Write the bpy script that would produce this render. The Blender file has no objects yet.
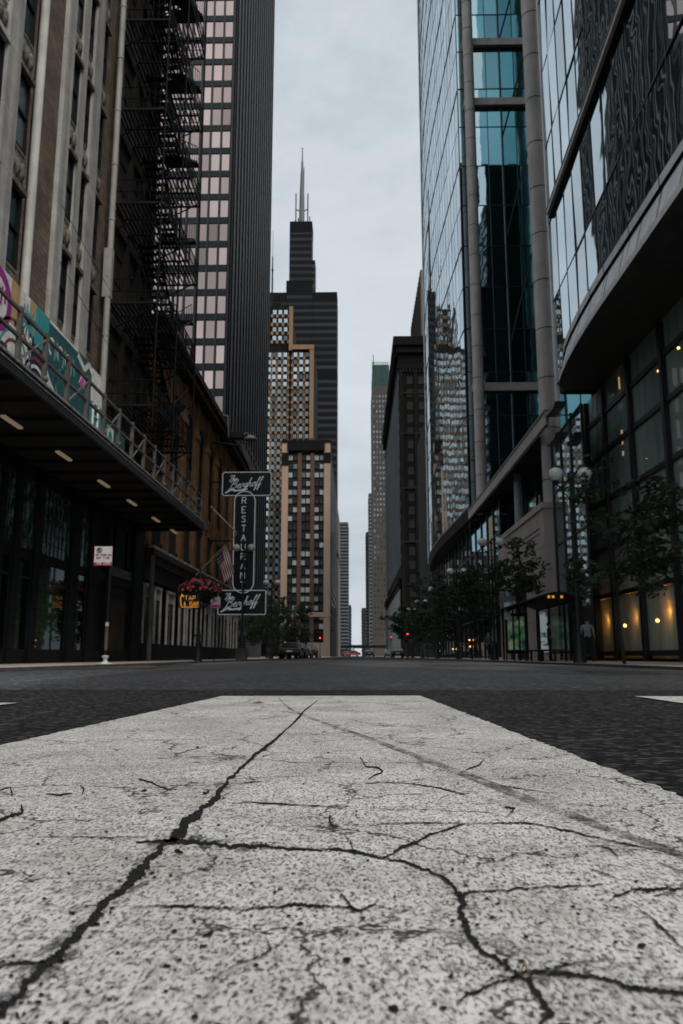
import bpy, bmesh, math, random
from math import sin, cos, pi, radians, atan, sqrt
from mathutils import Vector, Matrix
rnd = random.Random(7)
S = bpy.context.scene
C = S.collection

# ------------------------------------------------------------------ camera model
F = 800.0
PITCH = atan(144/F)
YAW = atan(16.5*cos(PITCH)/F)
ZC = 0.13
ROT = Matrix.Rotation(YAW, 3, 'Z') @ Matrix.Rotation(pi/2+PITCH, 3, 'X')
def at(px, py, X=None, Y=None, Z=None):
    r = ROT @ Vector(((px-341.5)/F, -(py-512)/F, -1.0))
    t = X/r.x if X is not None else (Y/r.y if Y is not None else (Z-ZC)/r.z)
    return Vector((r.x*t, r.y*t, r.z*t+ZC))
cam = bpy.data.cameras.new('camera'); cam_o = bpy.data.objects.new('camera', cam); C.objects.link(cam_o)
cam_o.location = (0, 0, ZC); cam_o.rotation_euler = (pi/2+PITCH, 0, YAW)
cam.sensor_fit = 'VERTICAL'; cam.sensor_height = 36; cam.lens = F/1024*36
cam.clip_start = 0.02; cam.clip_end = 6000
cam.dof.use_dof = True; cam.dof.focus_distance = 0.95; cam.dof.aperture_fstop = 19
S.camera = cam_o

# ------------------------------------------------------------------ materials
def nodes(name):
    m = bpy.data.materials.new(name); m.use_nodes = True
    nt = m.node_tree; nt.nodes.clear()
    out = nt.nodes.new('ShaderNodeOutputMaterial')
    return m, nt, out
def N(nt, typ, **kw):
    n = nt.nodes.new(typ)
    for k, v in kw.items():
        if k in n.inputs: n.inputs[k].default_value = v
        else: setattr(n, k, v)
    return n
def c4(c, k=1): return (min(1, c[0]*k), min(1, c[1]*k), min(1, c[2]*k), 1)
def ramp(nt, src, stops):
    r = nt.nodes.new('ShaderNodeValToRGB')
    e = r.color_ramp.elements
    while len(e) < len(stops): e.new(.5)
    for i, (p_, c_) in enumerate(stops):
        e[i].position = p_; e[i].color = c_ if len(c_) == 4 else (*c_, 1)
    nt.links.new(src, r.inputs[0]); return r.outputs[0]
def mix(nt, a, b, f, blend='MIX'):
    m = nt.nodes.new('ShaderNodeMix'); m.data_type = 'RGBA'; m.blend_type = blend
    for s, v in ((m.inputs[6], a), (m.inputs[7], b), (m.inputs[0], f)):
        if hasattr(v, 'is_linked') or hasattr(v, 'links'): nt.links.new(v, s)
        else: s.default_value = v
    return m.outputs[2]
def coords(nt, kind='Object'):
    return nt.nodes.new('ShaderNodeTexCoord').outputs[kind]
def noise(nt, co, scale, detail=4, rough=.6, out='Fac', stretch=None):
    if stretch:
        mp = nt.nodes.new('ShaderNodeMapping'); mp.inputs['Scale'].default_value = stretch
        nt.links.new(co, mp.inputs[0]); co = mp.outputs[0]
    n = N(nt, 'ShaderNodeTexNoise', Scale=scale, Detail=detail, Roughness=rough)
    nt.links.new(co, n.inputs['Vector']); return n.outputs[out]
def bump(nt, h, strength, dist=.02):
    b = N(nt, 'ShaderNodeBump', Strength=strength, Distance=dist); nt.links.new(h, b.inputs['Height']); return b.outputs[0]
def surf(name, col, rough=.7, metal=0., var=.3, vs=1.5, streak=0., bp=0., bs=30., spec=.4, fine=0.):
    """plain weathered surface: base colour with two scales of noise, optional rain streaks and relief"""
    m, nt, out = nodes(name); co = coords(nt)
    b = N(nt, 'ShaderNodeBsdfPrincipled', Roughness=rough, Metallic=metal)
    b.inputs['Specular IOR Level'].default_value = spec
    n1 = noise(nt, co, vs, 5)
    c = ramp(nt, n1, [(.3, c4(col, 1-var)), (.7, c4(col, 1+var))])
    if streak:
        n2 = noise(nt, co, 3., 3, .6, stretch=(1, 1, .06))
        c = mix(nt, c, ramp(nt, n2, [(.35, c4((1-streak,)*3)), (.6, c4((1, 1, 1)))]), 1., 'MULTIPLY')
    if fine:
        n3 = noise(nt, co, bs*2, 2)
        c = mix(nt, c, ramp(nt, n3, [(.3, c4((1-fine,)*3)), (.7, c4((1, 1, 1)))]), 1., 'MULTIPLY')
    nt.links.new(c, b.inputs['Base Color'])
    if bp:
        nt.links.new(bump(nt, noise(nt, co, bs, 4), bp), b.inputs['Normal'])
    nt.links.new(b.outputs[0], out.inputs[0]); return m
def brick(name, c1, c2, mortar, axis='yz', w=.24, h=.075, scale=1., bp=.4):
    m, nt, out = nodes(name); co = coords(nt)
    sp = nt.nodes.new('ShaderNodeSeparateXYZ'); cb = nt.nodes.new('ShaderNodeCombineXYZ')
    nt.links.new(co, sp.inputs[0]); nt.links.new(sp.outputs['Y' if axis[0] == 'y' else 'X'], cb.inputs[0]); nt.links.new(sp.outputs['Z'], cb.inputs[1])
    t = N(nt, 'ShaderNodeTexBrick', Scale=scale)
    t.inputs['Color1'].default_value = c4(c1); t.inputs['Color2'].default_value = c4(c2); t.inputs['Mortar'].default_value = c4(mortar)
    t.inputs['Mortar Size'].default_value = .012; t.inputs['Brick Width'].default_value = w; t.inputs['Row Height'].default_value = h
    nt.links.new(cb.outputs[0], t.inputs['Vector'])
    n = noise(nt, co, .8, 5)
    c = mix(nt, t.outputs['Color'], ramp(nt, n, [(.3, (.55, .55, .55)), (.7, (1.15, 1.12, 1.1))]), 1., 'MULTIPLY')
    b = N(nt, 'ShaderNodeBsdfPrincipled', Roughness=.85)
    nt.links.new(c, b.inputs['Base Color'])
    nt.links.new(bump(nt, t.outputs['Fac'], -bp), b.inputs['Normal'])
    nt.links.new(b.outputs[0], out.inputs[0]); return m
def schlick(nt):
    lw = N(nt, 'ShaderNodeLayerWeight', Blend=.5); pw_ = N(nt, 'ShaderNodeMath', operation='POWER'); nt.links.new(lw.outputs['Facing'], pw_.inputs[0]); pw_.inputs[1].default_value = 5.
    return pw_
def mirror_glass(name, tint, dark=(.01, .015, .018), refl=.75, rough=.02, wav=.0, ws=.5, vary=0.):
    """coated curtain wall glass: a tinted mirror over a dark body"""
    m, nt, out = nodes(name); co = coords(nt)
    g = N(nt, 'ShaderNodeBsdfGlossy', Roughness=rough); g.inputs[0].default_value = c4(tint)
    if vary:                            # pane to pane difference of coating
        oi = nt.nodes.new('ShaderNodeObjectInfo'); ge = nt.nodes.new('ShaderNodeNewGeometry')
        ad_ = N(nt, 'ShaderNodeMath', operation='ADD'); nt.links.new(oi.outputs['Random'], ad_.inputs[0]); nt.links.new(ge.outputs['Random Per Island'], ad_.inputs[1])
        wn = N(nt, 'ShaderNodeTexWhiteNoise'); wn.noise_dimensions = '1D'; nt.links.new(ad_.outputs[0], wn.inputs['W'])
        nt.links.new(ramp(nt, wn.outputs['Value'], [(0, c4(tint, 1-vary)), (.55, c4(tint)), (1, c4(tint, 1+vary*.6))]), g.inputs[0])
    d = N(nt, 'ShaderNodeBsdfPrincipled', Roughness=.1); d.inputs['Base Color'].default_value = c4(dark)
    fr = schlick(nt)
    mp = N(nt, 'ShaderNodeMapRange'); mp.inputs['To Min'].default_value = refl; mp.inputs['To Max'].default_value = 1
    nt.links.new(fr.outputs[0], mp.inputs[0])
    mx = nt.nodes.new('ShaderNodeMixShader')
    nt.links.new(mp.outputs[0], mx.inputs[0]); nt.links.new(d.outputs[0], mx.inputs[1]); nt.links.new(g.outputs[0], mx.inputs[2])
    if wav:
        bn = bump(nt, noise(nt, co, ws, 2, .5), wav, .05)
        nt.links.new(bn, g.inputs['Normal'])
    nt.links.new(mx.outputs[0], out.inputs[0]); return m
def clear_glass(name, tint, refl=.1, rough=.02, wav=0, frit=0, room_glow_col=(.2, .27, .25)):
    m, nt, out = nodes(name); co = coords(nt)
    g = N(nt, 'ShaderNodeBsdfGlossy', Roughness=rough); g.inputs[0].default_value = (.8, .85, .85, 1)
    t = nt.nodes.new('ShaderNodeBsdfTransparent'); t.inputs[0].default_value = c4(tint)
    fr = schlick(nt)
    mp = N(nt, 'ShaderNodeMapRange'); mp.inputs['To Min'].default_value = refl; mp.inputs['To Max'].default_value = 1
    nt.links.new(fr.outputs[0], mp.inputs[0])
    mx = nt.nodes.new('ShaderNodeMixShader')
    if frit:  # diffuse tint standing in for the dimly lit interior behind the glass
        df = nt.nodes.new('ShaderNodeBsdfDiffuse'); nt.links.new(ramp(nt, noise(nt, co, .5, 4, stretch=(1, 2.5, .3)), [(.3, c4(room_glow_col, .65)), (.7, c4(room_glow_col, 1.3))]), df.inputs[0])
        m2 = nt.nodes.new('ShaderNodeMixShader'); m2.inputs[0].default_value = frit; nt.links.new(t.outputs[0], m2.inputs[1]); nt.links.new(df.outputs[0], m2.inputs[2]); t = m2
    nt.links.new(mp.outputs[0], mx.inputs[0]); nt.links.new(t.outputs[0], mx.inputs[1]); nt.links.new(g.outputs[0], mx.inputs[2])
    if wav: nt.links.new(bump(nt, noise(nt, co, .7, 2), wav, .05), g.inputs['Normal'])
    nt.links.new(mx.outputs[0], out.inputs[0]); return m
def glow(name, col, strength, base=(.1, .1, .1)):
    m, nt, out = nodes(name)
    b = N(nt, 'ShaderNodeBsdfPrincipled', Roughness=.4); b.inputs['Base Color'].default_value = c4(base)
    b.inputs['Emission Color'].default_value = c4(col); b.inputs['Emission Strength'].default_value = strength
    nt.links.new(b.outputs[0], out.inputs[0]); return m

# --- paint of the crosswalk bar: worn thermoplastic over aggregate
def paint_mat():
    m, nt, out = nodes('worn_white_paint'); co = coords(nt)
    b = N(nt, 'ShaderNodeBsdfPrincipled', Roughness=.62); b.inputs['Specular IOR Level'].default_value = .3
    n1 = noise(nt, co, 470, 3, .74, stretch=(1, .45, 1))
    n2 = noise(nt, co, 120, 4, .7, stretch=(1, .55, 1))
    n3 = noise(nt, co, 9, 4, .6)
    n4 = noise(nt, co, 2.2, 3, .5)
    white = (.78, .75, .71); grey = (.30, .285, .27); dark = (.05, .048, .046)
    c = ramp(nt, n1, [(.345, dark), (.42, grey), (.505, white), (.66, (.82, .785, .74))])
    # connected hairlines in the old paint
    wv = nt.nodes.new('ShaderNodeMix'); wv.data_type = 'VECTOR'; wv.inputs[0].default_value = .10
    nt.links.new(co, wv.inputs[4]); nw = N(nt, 'ShaderNodeTexNoise', Scale=9, Detail=5, Roughness=.7); nt.links.new(co, nw.inputs['Vector']); nt.links.new(nw.outputs['Color'], wv.inputs[5])
    ve = N(nt, 'ShaderNodeTexVoronoi', Scale=7.5); ve.feature = 'DISTANCE_TO_EDGE'; nt.links.new(wv.outputs[1], ve.inputs['Vector'])
    hair = ramp(nt, ve.outputs['Distance'], [(.005, (1, 1, 1)), (.015, (0, 0, 0))])
    hgate = ramp(nt, noise(nt, co, 5, 3), [(.40, (0, 0, 0)), (.50, (.95, .95, .95))])
    hm_ = mix(nt, hair, hgate, 1., 'MULTIPLY')
    # bigger pits where aggregate shows
    v = N(nt, 'ShaderNodeTexVoronoi', Scale=80, Randomness=1.); vmp = nt.nodes.new('ShaderNodeMapping'); vmp.inputs['Scale'].default_value = (1, .5, 1); nt.links.new(co, vmp.inputs[0]); nt.links.new(vmp.outputs[0], v.inputs['Vector'])
    pit = ramp(nt, v.outputs['Distance'], [(.12, (.9, .9, .9)), (.24, (0, 0, 0))])
    gate = ramp(nt, n2, [(.54, (0, 0, 0)), (.64, (.9, .9, .9))])
    pm = mix(nt, pit, gate, 1., 'MULTIPLY')
    c = mix(nt, c, (.045, .043, .042, 1), pm)
    c = mix(nt, c, (.04, .038, .036, 1), hm_)
    wear = ramp(nt, n2, [(.36, (.52, .51, .50)), (.52, (1, 1, 1))])
    c = mix(nt, c, wear, .85, 'MULTIPLY')
    c = mix(nt, c, ramp(nt, n3, [(.35, (.76, .74, .72)), (.6, (1, 1, 1))]), .9, 'MULTIPLY')
    c = mix(nt, c, ramp(nt, n4, [(.35, (.82, .81, .80)), (.65, (1, 1, 1))]), 1., 'MULTIPLY')
    nt.links.new(c, b.inputs['Base Color'])
    mt = N(nt, 'ShaderNodeMath', operation='SUBTRACT'); nt.links.new(n1, mt.inputs[0]); nt.links.new(pm, mt.inputs[1])
    nt.links.new(bump(nt, mt.outputs[0], .55, .002), b.inputs['Normal'])
    nt.links.new(b.outputs[0], out.inputs[0]); return m
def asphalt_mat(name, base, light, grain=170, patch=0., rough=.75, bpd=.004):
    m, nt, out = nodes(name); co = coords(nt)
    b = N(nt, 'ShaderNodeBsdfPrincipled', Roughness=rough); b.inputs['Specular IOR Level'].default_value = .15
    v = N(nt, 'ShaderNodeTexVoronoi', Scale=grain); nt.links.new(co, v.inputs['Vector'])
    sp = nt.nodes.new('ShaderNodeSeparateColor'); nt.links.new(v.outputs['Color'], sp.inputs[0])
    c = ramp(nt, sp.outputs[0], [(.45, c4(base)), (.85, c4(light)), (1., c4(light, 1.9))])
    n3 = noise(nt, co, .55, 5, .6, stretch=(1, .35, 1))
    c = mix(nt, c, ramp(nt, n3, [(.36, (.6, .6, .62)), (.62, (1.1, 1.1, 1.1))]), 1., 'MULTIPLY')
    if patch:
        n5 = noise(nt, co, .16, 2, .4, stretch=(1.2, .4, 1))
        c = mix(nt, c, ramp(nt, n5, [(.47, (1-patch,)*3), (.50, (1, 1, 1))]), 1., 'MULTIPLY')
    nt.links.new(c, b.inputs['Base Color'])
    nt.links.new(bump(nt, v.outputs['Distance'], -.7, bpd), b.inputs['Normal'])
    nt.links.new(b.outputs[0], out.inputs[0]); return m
def crack_mat():
    m, nt, out = nodes('crack_dark'); co = coords(nt)
    b = N(nt, 'ShaderNodeBsdfPrincipled', Roughness=.95)
    nt.links.new(ramp(nt, noise(nt, co, 220, 3), [(.35, (.008, .008, .008)), (.75, (.035, .032, .03))]), b.inputs['Base Color'])
    b.inputs['Specular IOR Level'].default_value = .1
    nt.links.new(b.outputs[0], out.inputs[0]); return m
def tyre_mat(name='tyre_rubber_smear', lo_=.33, hi_=.65):
    m, nt, out = nodes(name); co = coords(nt)
    b = N(nt, 'ShaderNodeBsdfPrincipled', Roughness=.8); b.inputs['Base Color'].default_value = (.06, .058, .058, 1)
    t = nt.nodes.new('ShaderNodeBsdfTransparent')
    n = noise(nt, co, 80, 5, .75, stretch=(1, .5, 1)); n2 = noise(nt, co, 7, 2)
    f = mix(nt, ramp(nt, n, [(lo_, (0, 0, 0)), (hi_, (.9, .9, .9))]), ramp(nt, n2, [(.38, (.25,)*3), (.6, (1,)*3)]), 1., 'MULTIPLY')
    mx = nt.nodes.new('ShaderNodeMixShader'); nt.links.new(f, mx.inputs[0]); nt.links.new(t.outputs[0], mx.inputs[1]); nt.links.new(b.outputs[0], mx.inputs[2])
    nt.links.new(mx.outputs[0], out.inputs[0]); return m
def leaf_mat(name, c1, c2, vs=1.3):
    m, nt, out = nodes(name); co = coords(nt)
    b = N(nt, 'ShaderNodeBsdfPrincipled', Roughness=.6); b.inputs['Specular IOR Level'].default_value = .3
    nt.links.new(ramp(nt, noise(nt, co, vs, 3), [(.35, c4(c1)), (.65, c4(c2))]), b.inputs['Base Color'])
    t = nt.nodes.new('ShaderNodeBsdfTranslucent'); t.inputs[0].default_value = c4(c2)
    mx = nt.nodes.new('ShaderNodeMixShader'); mx.inputs[0].default_value = .25
    nt.links.new(b.outputs[0], mx.inputs[1]); nt.links.new(t.outputs[0], mx.inputs[2]); nt.links.new(mx.outputs[0], out.inputs[0]); return m
def window_mat(name, lo, hi, refl=.35, scale=.35, cut=.5):
    """window that shows pale blinds or a dark room, with the sky lying on the glass"""
    m, nt, out = nodes(name); co = coords(nt)
    oi = nt.nodes.new('ShaderNodeObjectInfo'); ge = nt.nodes.new('ShaderNodeNewGeometry')
    ad_ = N(nt, 'ShaderNodeMath', operation='ADD'); nt.links.new(oi.outputs['Random'], ad_.inputs[0]); nt.links.new(ge.outputs['Random Per Island'], ad_.inputs[1])
    wn = N(nt, 'ShaderNodeTexWhiteNoise'); wn.noise_dimensions = '1D'
    nt.links.new(ad_.outputs[0], wn.inputs['W'])
    c = ramp(nt, wn.outputs['Value'], [(cut-.12, c4(lo)), (cut+.12, c4(hi))])
    b = N(nt, 'ShaderNodeBsdfPrincipled', Roughness=.5); nt.links.new(c, b.inputs['Base Color'])
    g = N(nt, 'ShaderNodeBsdfGlossy', Roughness=.05); g.inputs[0].default_value = (.72, .85, .9, 1)
    f = N(nt, 'ShaderNodeMath', operation='MULTIPLY'); nt.links.new(wn.outputs['Value'], f.inputs[0]); f.inputs[1].default_value = refl*1.6
    mx = nt.nodes.new('ShaderNodeMixShader'); nt.links.new(f.outputs[0], mx.inputs[0])
    nt.links.new(b.outputs[0], mx.inputs[1]); nt.links.new(g.outputs[0], mx.inputs[2]); nt.links.new(mx.outputs[0], out.inputs[0]); return m

paint = paint_mat(); crackm = crack_mat(); tyrem = tyre_mat(); crumble = tyre_mat('crumbled_crack_edge', .50, .66)
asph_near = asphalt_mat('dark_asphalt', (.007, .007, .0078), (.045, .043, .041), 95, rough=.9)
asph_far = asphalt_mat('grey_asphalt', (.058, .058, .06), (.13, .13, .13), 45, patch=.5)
asph_patch = asphalt_mat('asphalt_repair', (.045, .045, .046), (.09, .09, .09), 120)
conc_walk = surf('pavement_concrete', (.50, .42, .35), .85, var=.25, vs=.8, bp=.2, bs=40)
kerbm = surf('kerb_granite', (.09, .088, .085), .8, var=.4, vs=2, bp=.3, bs=30)
dirt = surf('bare_ground', (.06, .058, .055), .95)
stone = surf('grey_terracotta', (.53, .515, .485), .75, var=.22, vs=1.2, streak=.35, bp=.25, bs=14, fine=.15)
stone_white = surf('white_terracotta', (.68, .66, .62), .7, var=.15, vs=1.5, streak=.3, bp=.15, bs=14)
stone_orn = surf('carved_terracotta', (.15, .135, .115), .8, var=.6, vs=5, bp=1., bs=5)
brick_tan = brick('tan_brick', (.23, .175, .13), (.145, .11, .085), (.07, .06, .05), w=.45, h=.2)
brick_dark = brick('sooty_brick', (.045, .036, .03), (.030, .025, .022), (.03, .028, .026))
brick_orange = surf('brown_sandstone', (.28, .145, .065), .85, var=.3, vs=1.1, streak=.35, bp=.3, bs=12)
brown_dark = surf('dark_brown_trim', (.04, .027, .018), .8, var=.3)
pipe_m = surf('pale_drainpipe', (.50, .47, .43), .6, var=.15, streak=.2)
iron = surf('black_iron', (.012, .012, .012), .6, metal=.3, var=.3, spec=.3)
black_paint = surf('black_painted_metal', (.010, .011, .012), .6, var=.3, spec=.15)
rail_m = surf('weathered_rail_steel', (.13, .115, .11), .6, metal=.2, var=.4, vs=5)
rim_m = surf('worn_gutter_metal', (.34, .34, .33), .5, metal=.4, var=.6, vs=6)
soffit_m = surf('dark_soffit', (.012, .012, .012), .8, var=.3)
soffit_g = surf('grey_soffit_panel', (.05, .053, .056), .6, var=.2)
steel_dark = surf('dark_painted_steel', (.018, .021, .024), .5, var=.25, spec=.4)
spandrel_teal = surf('spandrel_steel', (.013, .021, .024), .5, var=.2, spec=.25)
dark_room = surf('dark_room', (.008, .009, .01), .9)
old_win = window_mat('old_window_glass', (.006, .008, .009), (.10, .105, .10), .12, cut=.8)
pink_glass = mirror_glass('bronze_pink_glass', (.70, .53, .48), (.09, .05, .045), .85, .04, .08, .4, vary=.45)
tower_glass = mirror_glass('smoked_tower_glass', (.16, .18, .19), (.005, .007, .008), .25, .06)
street_glass = mirror_glass('ribbed_tower_glass', (.55, .62, .64), (.005, .007, .008), .6, .03, .3, .3)
black_steel = surf('black_steel', (.005, .006, .007), .6, var=.25, spec=.1)
r0_glass = mirror_glass('silver_blue_glass', (.62, .71, .75), (.01, .02, .022), .84, .012, .2, .3, vary=.15)
bow_glass_m = mirror_glass('bow_silver_glass', (.62, .70, .75), (.01, .02, .025), .80, .015, .2, .45, vary=.12)
cyan_glass = mirror_glass('cyan_atrium_glass', (.54, .72, .77), (.006, .03, .035), .85, .02, .1, .5, vary=.25)
cyan_deep = mirror_glass('deep_teal_glass', (.28, .50, .55), (.004, .022, .026), .8, .02, .1, .5, vary=.35)
corner_m = mirror_glass('corner_glass', (.50, .62, .66), (.01, .02, .022), .65, .015, .05, .6)
shop_glass = clear_glass('shop_glass', (.55, .75, .68), .06)
lobby_glass = clear_glass('lobby_glass', (.80, .88, .82), .05, wav=.02, frit=.55, room_glow_col=(.46, .64, .59))  # teal interior glow coloured into the panes
mull_m = surf('dark_mullion', (.02, .023, .025), .4, metal=.4)
fascia_m = surf('silver_fascia_panel', (.84, .85, .88), .4, metal=.1, var=.15, vs=.7, streak=.15)
fascia_d = surf('grey_fascia_lip', (.13, .13, .135), .4, metal=.3, var=.2)
col_m = surf('concrete_cladding', (.46, .42, .39), .5, var=.18, vs=.6, streak=.2, bp=.05)
beam_m = surf('atrium_beam', (.45, .39, .36), .55, var=.15)
pinkstone = surf('pink_limestone', (.50, .425, .40), .8, var=.15, vs=.7, bp=.1, bs=20)
curtain_m = surf('pale_green_curtain', (.36, .37, .31), .9, var=.2, vs=2)
white_blind = surf('shop_display', (.18, .22, .20), .8, var=.7, vs=2.2)
tan_stone = surf('tan_stone', (.27, .165, .092), .8, var=.12, vs=.05)
pale_stone = surf('pale_pink_stone', (.42, .295, .22), .8, var=.1, vs=.06)
brown_pier = surf('brown_pier', (.11, .062, .04), .8, var=.2, vs=.08)
dark_wall = surf('dark_tower_wall', (.012, .010, .009), .8, var=.3, vs=.1, spec=.1)
ledge_metal = surf('pale_ledge_paint', (.80, .80, .80), .4, var=.08)
far_win = window_mat('far_window', (.012, .02, .022), (.60, .68, .68), .3, cut=.58)
far_win_bright = window_mat('far_bright_window', (.06, .08, .085), (.42, .51, .545), .4, cut=.34)
willis_m = None
white_diff = surf('white_plastic', (.78, .78, .76), .5, var=.08)
globe_m = surf('frosted_globe', (.74, .74, .73), .35, var=.05)
lamp_dark = surf('lamp_post_paint', (.014, .016, .016), .5, var=.3)
leafA = leaf_mat('dark_leaf', (.014, .028, .015), (.046, .072, .036))
leafB = leaf_mat('mid_leaf', (.024, .042, .022), (.085, .12, .06))
bark = surf('bark', (.03, .025, .02), .9, var=.4, vs=8, bp=.6, bs=20)
neon_w = glow('white_neon_tube', (.78, .85, .9), .13, (.62, .64, .65))
neon_o = glow('amber_neon_tube', (1., .42, .05), .6, (.4, .15, .02))
warm_bulb = glow('warm_bulb', (1., .55, .18), 9.); dim_bulb = glow('dim_amber_bulb', (1., .5, .16), 2.2)
soft_bulb = glow('soft_bulb', (1., .78, .5), 4.)
red_light = glow('red_signal_lens', (1., .05, .04), 3.)
amber_light = glow('amber_signal_lens', (1., .28, .06), 2.5)
green_light = glow('green_signal_lens', (.1, .8, .5), 1.2)
tail_red = surf('tail_light_red', (.09, .01, .01), .3)
soffit_lamp = glow('soffit_tube', (.9, .68, .42), .14, (.4, .33, .25))

# ------------------------------------------------------------------ mesh helpers
def orth(d):
    d = d.normalized(); a = Vector((0, 0, 1)) if abs(d.z) < .9 else Vector((1, 0, 0))
    u = d.cross(a).normalized(); return u, d.cross(u).normalized()
class MB:
    def __init__(s): s.v = []; s.f = []; s.m = []; s.sm = []
    def add(s, vs, fs, m=0, smooth=False):
        b = len(s.v); s.v += [tuple(v) for v in vs]; s.f += [tuple(b+i for i in f) for f in fs]
        s.m += [m]*len(fs); s.sm += [smooth]*len(fs); return s
    def box(s, x0, x1, y0, y1, z0, z1, m=0):
        return s.add([(x0, y0, z0), (x1, y0, z0), (x1, y1, z0), (x0, y1, z0), (x0, y0, z1), (x1, y0, z1), (x1, y1, z1), (x0, y1, z1)],
                     [(0, 3, 2, 1), (4, 5, 6, 7), (0, 1, 5, 4), (1, 2, 6, 5), (2, 3, 7, 6), (3, 0, 4, 7)], m)
    def quad(s, a, b, c, d, m=0): return s.add([a, b, c, d], [(0, 1, 2, 3)], m)
    def tube(s, p0, p1, r, n=8, m=0, r1=None, cap=True, smooth=True):
        p0 = Vector(p0); p1 = Vector(p1); r1 = r if r1 is None else r1
        u, w = orth(p1-p0); vs = []
        for p, q in ((p0, r), (p1, r1)):
            for i in range(n):
                a = 2*pi*i/n; vs.append(p+u*(q*cos(a))+w*(q*sin(a)))
        s.add(vs, [(i, (i+1) % n, n+(i+1) % n, n+i) for i in range(n)], m, smooth)
        if cap: s.add(vs, [tuple(range(n))[::-1], tuple(range(n, 2*n))], m)
        return s
    def bar(s, p0, p1, w, m=0): return s.tube(p0, p1, w*.7071, 4, m, smooth=False)
    def path(s, pts, r, n=6, m=0):
        for a, b in zip(pts, pts[1:]):
            if (Vector(a)-Vector(b)).length > 1e-5: s.tube(a, b, r, n, m)
        return s
    def sphere(s, c, r, n=10, k=7, m=0, sz=1., smooth=True):
        vs = []; fs = []
        for j in range(k+1):
            t = pi*j/k
            for i in range(n):
                a = 2*pi*i/n; vs.append((c[0]+r*sin(t)*cos(a), c[1]+r*sin(t)*sin(a), c[2]+r*sz*cos(t)))
        for j in range(k):
            for i in range(n): fs.append((j*n+i, (j+1)*n+i, (j+1)*n+(i+1) % n, j*n+(i+1) % n))
        return s.add(vs, fs, m, smooth)
    def lathe(s, c, prof, n=12, m=0, smooth=True):
        vs = []; fs = []
        for r, z in prof:
            for i in range(n):
                a = 2*pi*i/n; vs.append((c[0]+r*cos(a), c[1]+r*sin(a), c[2]+z))
        for j in range(len(prof)-1):
            for i in range(n): fs.append((j*n+i, j*n+(i+1) % n, (j+1)*n+(i+1) % n, (j+1)*n+i))
        return s.add(vs, fs, m, smooth)
    def prism(s, pts, vec, m=0):
        pts = [Vector(p) for p in pts]; v = Vector(vec); n = len(pts)
        s.add(pts+[p+v for p in pts], [tuple(range(n))[::-1], tuple(range(n, 2*n))]+[(i, (i+1) % n, n+(i+1) % n, n+i) for i in range(n)], m)
        return s
    def mesh(s, name, mats, off=(0, 0, 0)):
        me = bpy.data.meshes.new(name); o = Vector(off)
        me.from_pydata([Vector(v)-o for v in s.v], [], s.f)
        for m in (mats if isinstance(mats, (list, tuple)) else [mats]): me.materials.append(m)
        me.polygons.foreach_set('material_index', s.m); me.polygons.foreach_set('use_smooth', s.sm)
        me.update(); return me
def base_of(o):
    while o.parent: o = o.parent
    return o.location
def link(name, me, parent=None, loc=(0, 0, 0)):
    o = bpy.data.objects.new(name, me); C.objects.link(o); o.location = loc
    if parent: o.parent = parent
    return o
def part(name, mb, mats, parent, label=None, kind=None):
    o = link(name, mb.mesh(name, mats, base_of(parent)), parent)
    if label: o['label'] = label
    if kind: o['kind'] = kind
    return o
def tag(o, label=None, cat=None, group=None, kind=None):
    for k, v in (('label', label), ('category', cat), ('group', group), ('kind', kind)):
        if v: o[k] = v
    return o
def thing(name, loc, label, cat, group=None):
    o = bpy.data.objects.new(name, None); C.objects.link(o); o.location = loc; o.empty_display_size = .2
    return tag(o, label, cat, group)
def solid(name, mb, mats, loc, label, cat, group=None):
    return tag(link(name, mb.mesh(name, mats, loc), None, loc), label, cat, group)
def struct(name, mb, mats): return tag(link(name, mb.mesh(name, mats)), kind='structure')
def dup(root, loc, label, rz=None, sc=None):
    r = root.copy(); C.objects.link(r); r.location = loc; r['label'] = label
    if rz is not None: r.rotation_euler = (0, 0, rz)
    if sc: r.scale = (sc, sc, sc)
    for ch in list(root.children):
        c = ch.copy(); C.objects.link(c); c.parent = r
        for g in list(ch.children):
            d = g.copy(); C.objects.link(d); d.parent = c
    return r
def win_parts(root, name, me, pos, wall, sub=None, subname='pane', limit=100, parts=True):
    """windows sharing one mesh: the first 100 (listed largest in view first) as parts, the rest one part"""
    b = base_of(root)
    for p in pos[:limit]:
        w = link(name, me, root, Vector(p)-b)
        if sub: link(subname, sub, w)
    rest = pos[limit:]
    if rest:
        bm = MB()
        for src, mi in ((me, 0),)+(((sub, 1),) if sub else ()):
            vs = [v.co.copy() for v in src.vertices]; fs = [tuple(q.vertices) for q in src.polygons]
            for p in rest: bm.add([v+Vector(p) for v in vs], fs, mi)
        part(name, bm, [me.materials[0]]+([sub.materials[0]] if sub else []), root, kind='stuff')

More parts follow.
